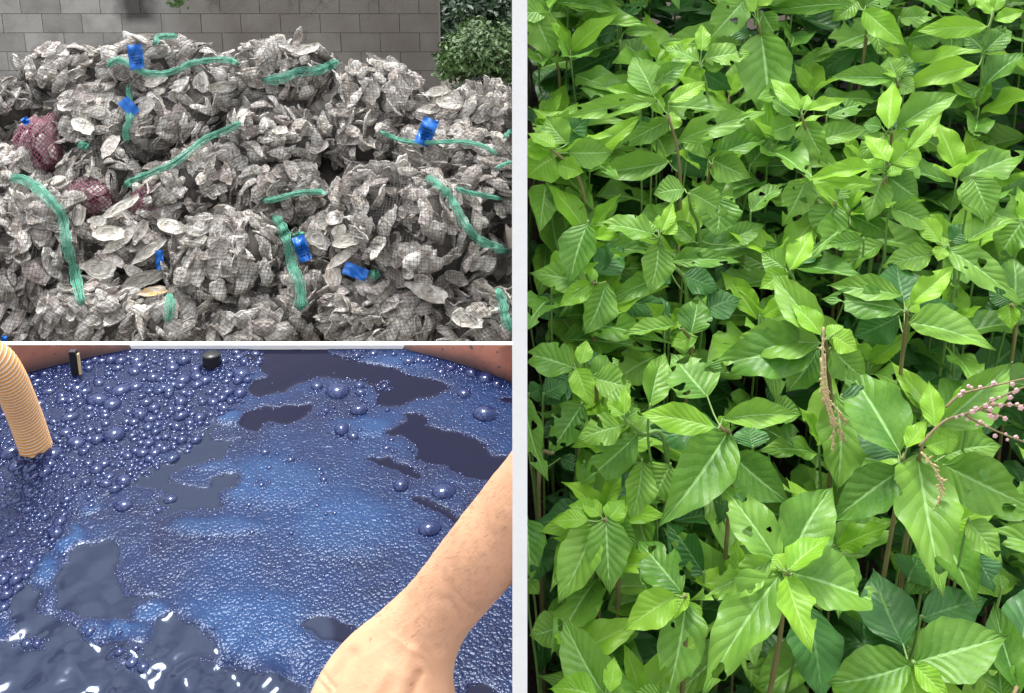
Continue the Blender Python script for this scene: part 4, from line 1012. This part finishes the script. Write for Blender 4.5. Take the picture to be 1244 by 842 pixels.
# rosettes traced from the planting: panel offset and scale, centre, stem bend pixels, leaves (base, tip, width, kind)
A_, B_, C_, D_, E_, F_, G_, H_ = (640,0,4.01),(942,0,4.01),(640,210,4.01),(942,210,4.01),(640,420,4.01),(942,420,4.01),(640,630,3.97),(942,630,3.97)
PL = [
 (A_, (690,560), [(745,842)], 'tall bright rosette near the upper left of the planting with a holed broad upper leaf', -.06, [
   ((640,490),(155,510),105,'m',2),((690,500),(870,388),85,'y',0),((620,470),(540,262),175,'m',0),((620,410),(775,300),95,'m',3),((735,690),(1098,505),125,'m',2),((700,580),(420,715),105,'m',5),((690,790),(318,825),140,'m',8),((660,560),(590,425),75,'y',1),((560,480),(395,408),80,'y',2),((690,640),(700,540),110,'y',4),((740,700),(870,860),180,'d',0),((790,620),(880,770),150,'m',3),((640,600),(410,640),130,'d',1)]),
 (A_, (845,310), [(880,520)], 'small rosette with a ragged eaten leaf right of the tall bright rosette', .0, [
   ((840,300),(665,210),110,'m',4),((850,250),(850,112),75,'y',0),((860,290),(1080,235),135,'m',7),((860,320),(965,305),70,'m',0),((850,330),(840,385),70,'y',1),((860,350),(1000,430),100,'d',0)]),
 (A_, (1130,110), [(1160,300),(1170,520)], 'plant at the top with a large pale leaf hanging down its stem', -.02, [
   ((1060,0),(880,175),155,'m',2),((1140,160),(1170,610),250,'m',8),((1110,60),(1040,-40),80,'y',0),((1150,60),(1230,180),120,'m',5),((1120,30),(1190,-60),90,'y',1),((1090,180),(960,110),90,'d',1)]),
 (A_, (110,60), [(140,260),(160,470)], 'plant in the upper left corner with one broad drooping leaf', .0, [
   ((30,50),(165,310),170,'m',5),((130,10),(430,45),105,'m',3),((100,60),(-60,60),120,'m',0),((110,40),(150,-60),80,'y',0),((100,80),(10,-20),90,'m',8)]),
 (A_, (455,190), [(455,400)], 'shaded plant with a big oval leaf behind the bright rosette', .07, [
   ((455,250),(168,355),150,'d',0),((440,150),(160,230),120,'d',2),((610,300),(460,190),190,'m',3),((470,160),(630,132),65,'m',0),((440,130),(330,190),110,'d',3),((450,120),(360,30),110,'d',0),((460,100),(560,0),100,'d',1)]),
 (A_, (120,730), [(240,842),(290,1070)], 'plant with broad yellowish leaves at the left beside the white partition', -.03, [
   ((140,720),(5,640),110,'y',0),((200,700),(100,560),150,'m',3),((200,745),(415,720),150,'m',0),((120,740),(-40,700),150,'y',1),((130,770),(0,850),200,'y',2),((150,800),(280,835),110,'y',1),((110,700),(30,590),100,'m',5),((160,690),(300,560),120,'d',0)]),
 (A_, (900,800), [(880,900)], 'plant with three rounded leaves low between two taller rosettes', .06, [
   ((910,770),(1180,660),130,'m',3),((1085,810),(1215,610),130,'m',5),((885,770),(1085,845),155,'m',0),((900,780),(980,640),110,'d',0),((880,780),(760,640),130,'d',3)]),
 (B_, (1060,60), [(1010,270),(1000,430),(940,680),(935,850)], 'tallest reddish stemmed plant at the upper right with long arching leaves', -.10, [
   ((1035,130),(685,140),110,'y',0),((1020,250),(1150,110),110,'m',1),((990,320),(600,392),120,'y',2),((1010,430),(1215,245),130,'m',3),((1000,430),(712,505),115,'m',0),((1020,430),(1175,450),150,'d',3),((1070,100),(1215,45),80,'y',1),((1050,70),(985,-20),80,'y',4),((980,540),(900,430),100,'m',5),((910,700),(1120,830),160,'m',6),((1020,250),(930,150),130,'m',4),((960,570),(820,520),110,'d',0),((1060,60),(1090,-60),70,'y',0),((970,640),(1110,760),130,'d',1)]),
 (B_, (590,390), [(600,520)], 'small rosette left of the tall reddish stem', .02, [
   ((570,380),(275,355),115,'m',8),((590,380),(500,330),45,'y',0),((600,380),(560,270),130,'m',3),((600,400),(680,440),110,'m',0),((600,400),(860,300),110,'d',0),((610,380),(640,250),100,'m',5)]),
 (B_, (550,640), [(560,740)], 'rosette with one upright pale lance leaf in its centre', -.04, [
   ((550,630),(548,385),115,'y',2),((590,630),(890,445),150,'m',3),((540,650),(392,768),110,'m',4),((520,620),(430,600),90,'m',0),((570,620),(700,560),90,'d',0)]),
 (B_, (560,800), [(530,860),(480,1150)], 'vivid green rosette with a folded curling leaf in the upper right half', -.08, [
   ((550,790),(432,645),120,'y',1),((640,740),(810,532),80,'y',0),((570,800),(690,660),150,'y',3),((500,820),(150,845),90,'y',2),((560,800),(590,690),50,'y',4),((540,830),(400,770),60,'y',0),((620,830),(700,800),120,'m',0)]),
 (B_, (130,560), [(150,760)], 'bright small rosette left of the upright lance leaf', -.02, [
   ((120,540),(-20,370),90,'y',0),((150,540),(345,475),75,'y',1),((110,570),(-10,470),110,'m',3),((140,590),(262,795),145,'m',5),((200,690),(440,600),130,'m',0),((130,540),(150,450),60,'y',2),((100,600),(-60,640),130,'m',8),((250,570),(420,480),110,'m',2),((130,640),(20,760),130,'d',0)]),
 (B_, (430,50), [(440,200)], 'leafy plant at the top edge with a pale leaf pointing down right', -.03, [
   ((380,20),(-30,15),110,'m',0),((430,50),(645,215),135,'y',1),((480,130),(535,285),110,'m',1),((640,190),(835,155),120,'m',3),((600,90),(790,65),110,'m',5),((400,230),(135,385),120,'d',0),((290,250),(105,295),65,'m',0),((440,30),(560,-60),110,'m',2),((400,10),(270,95),110,'m',8),((400,200),(490,330),110,'d',3)]),
 (C_, (650,310), [(690,430),(780,600)], 'rosette with a small upright tip leaf in the left middle of the planting', -.03, [
   ((620,300),(330,230),150,'m',5),((650,290),(715,130),70,'y',0),((640,340),(593,582),155,'m',3),((660,300),(725,215),90,'y',1),((700,430),(1003,395),100,'m',2),((690,490),(398,600),110,'m',0),((640,280),(640,200),55,'y',3),((600,320),(540,200),110,'m',8),((690,470),(600,560),100,'d',0)]),
 (C_, (320,530), [(340,640)], 'plant with four broad dark green leaves at the left below the yellowish one', -.01, [
   ((300,540),(15,470),160,'m',4),((300,240),(200,520),185,'m',0),((385,530),(275,785),165,'m',3),((340,490),(470,355),160,'d',0),((320,540),(150,650),100,'y',1),((310,530),(315,450),55,'y',2),((330,500),(400,330),120,'d',3),((20,620),(190,690),120,'d',1),((350,660),(420,800),140,'d',0)]),
 (C_, (760,760), [(800,900)], 'low plant with two overlapping triangular leaves in the left middle', .03, [
   ((430,620),(708,655),125,'d',0),((730,740),(473,775),95,'m',3),((800,785),(828,585),165,'m',5),((700,700),(560,600),120,'d',3),((830,800),(700,842),90,'y',0),((860,680),(1040,600),170,'d',3),((760,500),(940,560),150,'d',0)]),
 (C_, (790,100), [(800,180),(840,330)], 'plant with a drooping bitten leaf under the tall bright rosette', -.02, [
   ((790,90),(980,182),150,'m',7),((925,110),(918,308),205,'m',3),((820,340),(722,222),95,'m',0),((960,350),(1158,240),115,'m',8),((1210,485),(998,360),165,'m',5),((1090,195),(1240,30),115,'m',2),((770,80),(620,90),140,'m',0)]),
 (D_, (240,810), [(250,860),(270,1100),(280,1300)], 'pale central plant carrying a long dried flower spike', -.12, [
   ((235,790),(0,465),175,'m',8),((280,790),(405,860),130,'y',1),((220,790),(100,625),120,'y',2),((220,830),(-250,800),190,'m',1),((200,850),(-350,930),240,'m',5),((270,850),(445,1000),180,'m',0),((250,800),(330,740),90,'y',0),((210,850),(50,1060),190,'m',3)]),
 (D_, (640,670), [(630,800)], 'bright rosette with five open leaves right of the dried flower spike', -.05, [
   ((620,670),(252,580),165,'m',7),((620,600),(275,520),130,'m',0),((655,640),(867,440),115,'y',3),((650,730),(1065,835),215,'m',8),((630,640),(590,420),200,'d',3),((640,670),(700,620),70,'y',0),((600,700),(380,790),180,'d',0),((660,700),(880,640),150,'d',1)]),
 (D_, (840,350), [(870,560)], 'rosette with a long right leaf holed near its edge', -.02, [
   ((835,370),(1172,578),165,'m',2),((760,400),(508,450),140,'m',5),((820,360),(790,430),75,'y',1),((800,340),(700,200),110,'y',0),((560,170),(800,272),140,'m',8),((850,340),(950,250),110,'d',0),((840,370),(760,300),80,'y',2)]),
 (D_, (530,20), [(505,160),(480,310)], 'slender pale stemmed plant above the holed long leaf', -.05, [
   ((500,60),(105,20),80,'y',0),((530,0),(420,-60),90,'y',1),((520,30),(440,235),150,'m',4),((550,20),(700,110),170,'m',0),((540,10),(620,-30),80,'y',2),((510,200),(640,150),110,'m',3),((490,240),(350,210),100,'d',0)]),
 (D_, (290,140), [(300,300)], 'shaded rosette with a round leaf and pale midribs', .03, [
   ((290,150),(215,320),190,'m',0),((150,30),(48,218),155,'m',2),((350,200),(582,312),120,'m',3),((250,200),(350,200),50,'y',0),((300,130),(330,20),100,'m',5),((280,120),(170,0),130,'m',8),((280,150),(100,250),110,'d',0),((300,100),(420,80),110,'d',1)]),
 (D_, (70,480), [(80,600)], 'low plant with a yellow green holed leaf beside round leaves', .01, [
   ((70,475),(172,275),120,'y',3),((430,325),(248,345),95,'m',3),((530,345),(262,490),135,'m',1),((90,460),(250,320),120,'d',0),((50,470),(-60,380),130,'m',0),((60,490),(-80,560),110,'y',1)]),
 (D_, (1150,640), [(1170,760)], 'dark leafed plant at the right edge above the pink flowers', .02, [
   ((960,20),(1060,200),190,'m',0),((925,335),(1175,215),135,'m',8),((1020,240),(930,30),180,'m',3),((1211,230),(1080,425),185,'m',5),((1160,640),(1150,400),190,'m',0),((1140,640),(1150,765),100,'y',1),((1150,630),(1040,560),120,'d',0),((1170,650),(1260,720),120,'m',3),((1140,660),(980,700),130,'d',3)]),
 (E_, (940,390), [(1000,550)], 'central rosette with a wide leaf pointing down and a broad holed leaf behind', -.10, [
   ((920,400),(550,318),145,'y',0),((950,360),(1325,325),130,'m',3),((980,420),(650,850),250,'m',8),((880,250),(725,28),280,'m',6),((600,300),(668,30),150,'m',3),((940,380),(960,340),50,'y',1),((1000,530),(1270,740),210,'m',0),((960,560),(740,790),170,'d',0),((940,400),(600,420),190,'d',3),((990,600),(940,842),160,'d',1),((1100,500),(1080,380),170,'d',0)]),
 (E_, (490,370), [(560,430),(680,510)], 'ragged plant eaten to pieces at the left of the central rosette', -.06, [
   ((470,340),(388,268),70,'y',3),((475,340),(470,190),60,'y',0),((460,390),(240,445),155,'m',4),((540,430),(268,650),170,'m',7),((480,360),(540,300),90,'m',2),((440,330),(500,170),120,'m',8),((280,570),(285,710),50,'m',1),((470,400),(390,350),80,'y',1)]),
 (E_, (250,120), [(330,210),(340,300)], 'leafy rosette at the left edge above the ragged plant', -.03, [
   ((230,110),(-40,20),180,'m',5),((260,90),(290,-30),85,'y',0),((240,110),(322,285),125,'y',2),((330,160),(525,200),160,'m',1),((310,150),(440,60),130,'m',7),((230,90),(170,60),60,'y',1),((280,60),(370,60),110,'d',0),((210,150),(60,280),140,'d',3)]),
 (E_, (130,520), [(60,600)], 'plant with holed hanging leaves low at the left edge', .02, [
   ((-10,250),(78,578),160,'m',2),((270,285),(100,515),180,'m',6),((80,240),(200,170),130,'d',0),((160,550),(280,600),80,'d',1),((10,240),(80,200),100,'d',0)]),
 (E_, (370,810), [(330,1000)], 'small plant with a curled bright leaf in the lower left', .0, [
   ((380,800),(560,600),160,'d',3),((360,820),(30,850),170,'d',0),((380,830),(500,770),110,'y',1),((340,820),(200,770),100,'y',3),((560,560),(500,860),150,'m',3),((350,840),(60,900),110,'y',0),((700,580),(610,780),200,'m',5)]),
 (F_, (620,550), [(610,640)], 'plant with the largest broad leaf of all in the right middle', -.12, [
   ((605,520),(370,70),300,'m',1),((640,500),(735,355),95,'y',1),((620,600),(280,825),205,'m',0),((600,540),(400,380),200,'d',3),((610,560),(640,760),180,'d',0)]),
 (F_, (715,490), [(690,600),(660,800)], 'plant at the right edge bearing a pink flower spray and a withered spike', -.14, [
   ((780,400),(742,165),110,'y',1),((800,390),(1155,60),210,'m',8),((730,490),(840,440),105,'y',2),((820,580),(1230,745),260,'m',2),((690,530),(825,1210),290,'m',5),((930,400),(985,340),110,'y',1),((760,450),(900,450),120,'y',0),((820,540),(1100,480),200,'m',3),((730,540),(700,640),150,'d',1)]),
 (F_, (280,250), [(290,400)], 'shaded plant under the dried flower spike with two hanging leaves', .02, [
   ((290,230),(300,700),255,'m',3),((180,840),(190,520),260,'m',7),((120,1040),(-50,480),200,'m',2),((320,240),(560,300),160,'d',0),((-20,300),(125,320),130,'m',0)]),
 (G_, (765,370), [(770,500)], 'rosette with one torn ruffled leaf at the lower left', -.04, [
   ((750,360),(558,90),205,'m',7),((720,370),(463,533),165,'y',1),((770,380),(690,842),215,'m',2),((855,270),(680,10),190,'d',4),((780,360),(700,480),90,'y',2),((660,340),(540,230),170,'m',4),((780,400),(830,520),110,'y',0)]),
 (G_, (380,0), [(440,300)], 'plant with two ribbed hanging leaves in the lower left', -.01, [
   ((380,-10),(402,342),205,'m',0),((330,15),(148,398),200,'m',3),((300,10),(115,10),100,'y',0),((390,10),(460,-100),110,'y',2),((390,0),(540,140),110,'m',8),((360,-10),(260,-90),90,'y',1),((470,80),(480,250),150,'d',0)]),
 (G_, (390,842), [(400,900)], 'plant at the bottom left with one tall leaf folded along its midrib', -.06, [
   ((370,845),(188,462),215,'m',8),((340,860),(118,800),150,'y',2),((400,840),(420,660),90,'y',1),((390,860),(500,900),120,'m',0),((680,850),(510,842),90,'m',3)]),
 (G_, (200,500), [(220,650)], 'low plant with a rounded dull leaf in the bottom left corner', .05, [
   ((185,500),(12,560),160,'m',3),((440,590),(310,505),130,'d',0),((640,660),(435,740),180,'d',0),((430,600),(545,545),80,'m',3),((10,300),(60,360),70,'m',0),((0,0),(30,300),170,'m',5)]),
 (H_, (60,260), [(40,420),(0,700)], 'big bright rosette at the bottom centre with a wide bitten right leaf', -.12, [
   ((60,250),(247,62),145,'y',2),((80,265),(552,395),290,'m',1),((50,280),(180,632),180,'y',3),((30,260),(-370,845),260,'m',5),((-20,200),(-410,370),150,'m',6),((20,220),(-190,-170),210,'m',2),((40,240),(-10,170),90,'y',0),((60,240),(270,-160),260,'m',3),((100,250),(300,130),200,'m',0),((150,420),(240,870),270,'d',0),((0,210),(-170,120),150,'m',4)]),
 (H_, (665,690), [(690,842)], 'rosette at the bottom right with two large ribbed leaves', -.08, [
   ((665,695),(1092,540),270,'m',0),((660,700),(250,785),235,'m',3),((670,705),(850,870),110,'y',1),((620,620),(488,228),270,'d',3),((700,480),(1022,370),190,'d',0),((650,710),(700,900),190,'y',2),((630,650),(420,470),220,'d',0),((640,640),(340,700),180,'d',3)]),
 (H_, (1150,842), [(1150,900)], 'plant in the bottom right corner with upright pointed leaves', -.02, [
   ((1180,850),(1052,400),180,'m',3),((1095,870),(1065,610),160,'m',2),((930,10),(1105,210),160,'m',5),((1170,700),(1240,300),230,'d',0),((950,170),(1060,350),170,'d',3),((1090,340),(1080,260),70,'m',0),((640,300),(700,190),180,'d',3),((700,820),(880,850),110,'d',0)]),
 (H_, (860,60), [(840,200)], 'dark plant deep in the gap above the bottom right rosette', .22, [
   ((860,60),(650,300),190,'d',0),((860,60),(1000,180),170,'d',3),((850,50),(500,120),160,'d',0),((860,40),(760,-60),150,'d',3),((860,40),(980,-40),150,'d',0)]),
]
GRP = 'leafy indigo plants growing on the bank'
for pi_, (pan, cen, bends, label, deep, leaves) in enumerate(PL):
    R = random.Random(900 + pi_); ox, oy, sc = pan; X_ = lambda a: (ox + a[0] / sc, oy + a[1] / sc)
    cu, cv = X_(cen); top = on_canopy(cu, cv, deep); 
    spts = [top]; dep = (top - CAM).dot(FW)
    for b in bends:
        u, v = X_(b); prev = spts[-1]; dpx = math.hypot(u - pix(prev)[0], v - pix(prev)[1]) * dep / F
        dep += .02 + dpx * .25; spts.append(pt(u, v, dep))
    last = spts[-1]; gz = lambda x, y: canopy(y) - .60
    bx, by = last.x + R.uniform(-.03, .03), last.y + R.uniform(-.01, .05); bx = max(bx, .05)
    spts += [Vector(((last.x + bx) / 2, (last.y + by) / 2 + .01, (last.z + gz(bx, by)) / 2)), Vector((bx, by, gz(bx, by) - .01))]
    base = spts[-1]; t = thing('indigo_plant', label, 'plant', tuple(base), GRP)
    red = pi_ % 3 != 1
    stem_mb(spts[::-1], .0036, .0021).build('stem', M['stem_red'] if red else M['stem'], t, True)
    dt = (top - CAM).dot(FW)
    pet = MB()
    for li, (b, tp, wz, k, idx) in enumerate(leaves):
        bu, bv_ = X_(b); tu, tv = X_(tp)
        pu, pv, _ = pix(top); off = math.hypot(bu - pu, bv_ - pv) * dt / F
        ly = {'y': -.012, 'm': .004, 'd': .05}[k] + .004 * li
        dB = dt + ly + off * .30
        P0 = pt(bu, bv_, dB); vd = (CAM - P0).normalized()
        tilt = R.uniform(.18, .5); n = (vd * (1 - tilt) + Vector((0, 0, 1)) * tilt + Vector((R.gauss(0, .10), R.gauss(0, .05), 0))).normalized()
        # tip on the pixel ray, inside the leaf's own plane
        P1 = at_plane(tu, tv, P0 - Vector((0, 0, .004)), n)
        Wm = wz / sc * dB / F * 1.03
        jit = Vector((R.gauss(0, .28), R.gauss(0, .2), R.gauss(0, .2)))
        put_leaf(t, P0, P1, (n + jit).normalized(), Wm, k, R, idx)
        near = min(spts, key=lambda q: (q - P0).length)
        if (near - P0).length > .055:
            gx, gy = max(.05, (near.x + P0.x) / 2), P0.y + .02
            pet.tube(bez([P0.lerp(P1, .04), P0, P0 + Vector((0, .006, -.05)), Vector(((P0.x + gx) / 2, gy, P0.z - .2)), Vector((gx, gy, gz(gx, gy)))], 4), .0017, 5, False)
        elif (near - P0).length > .006: pet.tube(bez([near, near.lerp(P0, .5) - Vector((0, 0, .003)), P0, P0.lerp(P1, .04)], 3), .0011, 5, False)
    if pet.v: pet.build('leaf_stalks', M['stem'], t, True, kind='stuff')
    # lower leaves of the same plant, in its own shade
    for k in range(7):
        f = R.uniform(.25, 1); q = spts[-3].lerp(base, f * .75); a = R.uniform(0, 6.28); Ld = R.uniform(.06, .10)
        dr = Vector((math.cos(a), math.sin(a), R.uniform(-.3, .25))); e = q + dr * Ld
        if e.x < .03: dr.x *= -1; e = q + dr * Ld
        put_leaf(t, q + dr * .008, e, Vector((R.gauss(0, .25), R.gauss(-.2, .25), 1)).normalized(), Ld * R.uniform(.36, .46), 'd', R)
    t['stem_top'] = [pix(top)[0], pix(top)[1]]
    del t['stem_top']
    if 'pink flower spray' in label:
        def fp(a, dz=0.0):
            u, v = X_(a); return pt(u, v, dt - .05 + dz)
        for path, nbd in (([(700,490),(820,370),(960,320),(1120,240),(1240,190)], 14), ([(960,320),(1080,290),(1211,290)], 7), ([(930,340),(1000,380),(1110,430),(1240,480)], 8), ([(830,300),(900,240),(1000,210),(1215,160)], 7), ([(1010,315),(1120,350)], 5)):
            P = bez([fp(a) for a in path], 8); mb = MB(); mb.tube(P, [.0016 * (1 - .5 * i / len(P)) for i in range(len(P))], 6); sk = mb.build('flower_stalk', M['stem_red'], t, True)
            for k in range(nbd):
                q = P[int(len(P) * (.30 + .68 * k / nbd))] + Vector((R.gauss(0, .0025), R.gauss(0, .002), R.gauss(0, .0025)))
                bm2 = MB(); rr = R.uniform(.0012, .0027)
                for pe in range(5):
                    a = pe * 1.257; dv = Vector((math.cos(a) * .8, -.6, math.sin(a) * .8)).normalized(); cpt = q + dv * rr * .6; ax2 = dv.orthogonal().normalized()
                    bm2.tube([cpt - dv * rr, cpt - dv * rr * .3, cpt + dv * rr * .5, cpt + dv * rr * .9], [rr * .2, rr * .62, rr * .6, rr * .15], 6)
                bm2.build('blossom', M['pink'], sk, True)
        wl = [(710,520),(760,580),(800,650),(805,720),(780,800),(775,900)]
        P = bez([fp(a, .025) for a in wl], 8); mb = MB(); mb.tube(P, .0014, 5)
        for k in range(60):
            q = P[R.randrange(4, len(P))]; e = q + Vector((R.gauss(0, .003), -.003, R.gauss(0, .004))); mb.tube([q, q.lerp(e, .5), e], [.0006, .0013, .0003], 4)
        mb.build('withered_spike', M['dry'], t, True)
    if 'dried flower spike' in label and 'central' in label:
        ox2, oy2, s2 = F_; fq = lambda a: pt(ox2 + a[0] / s2, oy2 + a[1] / s2, dt - .045)
        for path in ([(235,-90),(230,60),(238,240),(262,330),(285,400),(272,515)], [(228,100),(240,230),(300,310),(345,368)], [(222,60),(232,250)], [(262,300),(300,380),(335,440)], [(240,40),(248,200),(270,300)]):
            P = bez([fq(a) for a in path], 8); mb = MB(); mb.tube(P, [.0016 - .0008 * i / len(P) for i in range(len(P))], 5)
            for k in range(46):
                q = P[R.randrange(3, len(P))]; e = q + Vector((R.gauss(0, .0022), -.002, -abs(R.gauss(0, .005)))); mb.tube([q, q.lerp(e, .5), e], [.0005, .0012, .0003], 4)
            mb.build('dried_spike', M['dry'], t, True)

# the plants between and behind the traced ones
R = random.Random(77); nfill = 0
y = .52
while y < 2.6:
    x = .03 + R.uniform(0, .05)
    while x < min(1.5, .75 * y + .35):
        px_, py_ = x + R.gauss(0, .022), y + R.gauss(0, .022); px_ = max(px_, .045)
        hgt = -R.uniform(.05, .15) - (.0 if py_ < 1.75 else -.08)
        big = 1.18 + .42 * max(0, py_ - .7); tp = Vector((px_, py_, canopy(py_) + hgt)); gb = Vector((px_ + R.uniform(-.02, .02), py_ + R.uniform(-.02, .02), canopy(py_) - .61)); gb.x = max(gb.x, .032)
        midp = tp.lerp(gb, .5) + Vector((R.gauss(0, .012), R.gauss(0, .012), 0)); midp.x = max(midp.x, .03)
        t = thing('indigo_plant', 'leafy green plant standing in the shade between the taller rosettes', 'plant', tuple(gb), 'shaded plants between the tall rosettes')
        stem_mb([gb, midp, tp], .0026, .0015).build('stem', M['stem_red'] if R.random() < .3 else M['stem'], t, True)
        a0 = R.uniform(0, 6.28)
        for k in range(5):
            a = a0 + k * 2.4; el = 1.0 - .21 * k; Ld = (.045, .062, .078, .088, .092)[k] * big * R.uniform(.85, 1.2)
            dr = Vector((math.cos(a) * math.cos(el), math.sin(a) * math.cos(el), math.sin(el)))
            q = tp - Vector((0, 0, .006 * k)); e = q + dr * Ld
            if e.x < .035: dr.x = abs(dr.x); e = q + dr * Ld
            put_leaf(t, q + dr * .004, e, (Vector((0, -.3, 1)) - dr * .4 + Vector((R.gauss(0, .2), R.gauss(0, .2), 0))).normalized(), Ld * R.uniform(.35, .47), 'y' if k < 3 else 'm', R)
        for k in range(12):
            f = .08 + .065 * k; q = tp.lerp(gb, f); a = a0 + 2.2 * k + R.gauss(0, .4); Ld = R.uniform(.075, .11) * big
            dr = Vector((math.cos(a), math.sin(a), R.uniform(-.35, .25))).normalized(); e = q + dr * Ld
            if e.x < .035: dr.x = abs(dr.x); e = q + dr * Ld
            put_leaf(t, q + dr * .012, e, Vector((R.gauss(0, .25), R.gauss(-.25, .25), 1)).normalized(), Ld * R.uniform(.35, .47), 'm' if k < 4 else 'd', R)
        nfill += 1; x += .135 if x > .1 else .075
    y += .125
print('fill plants', nfill)
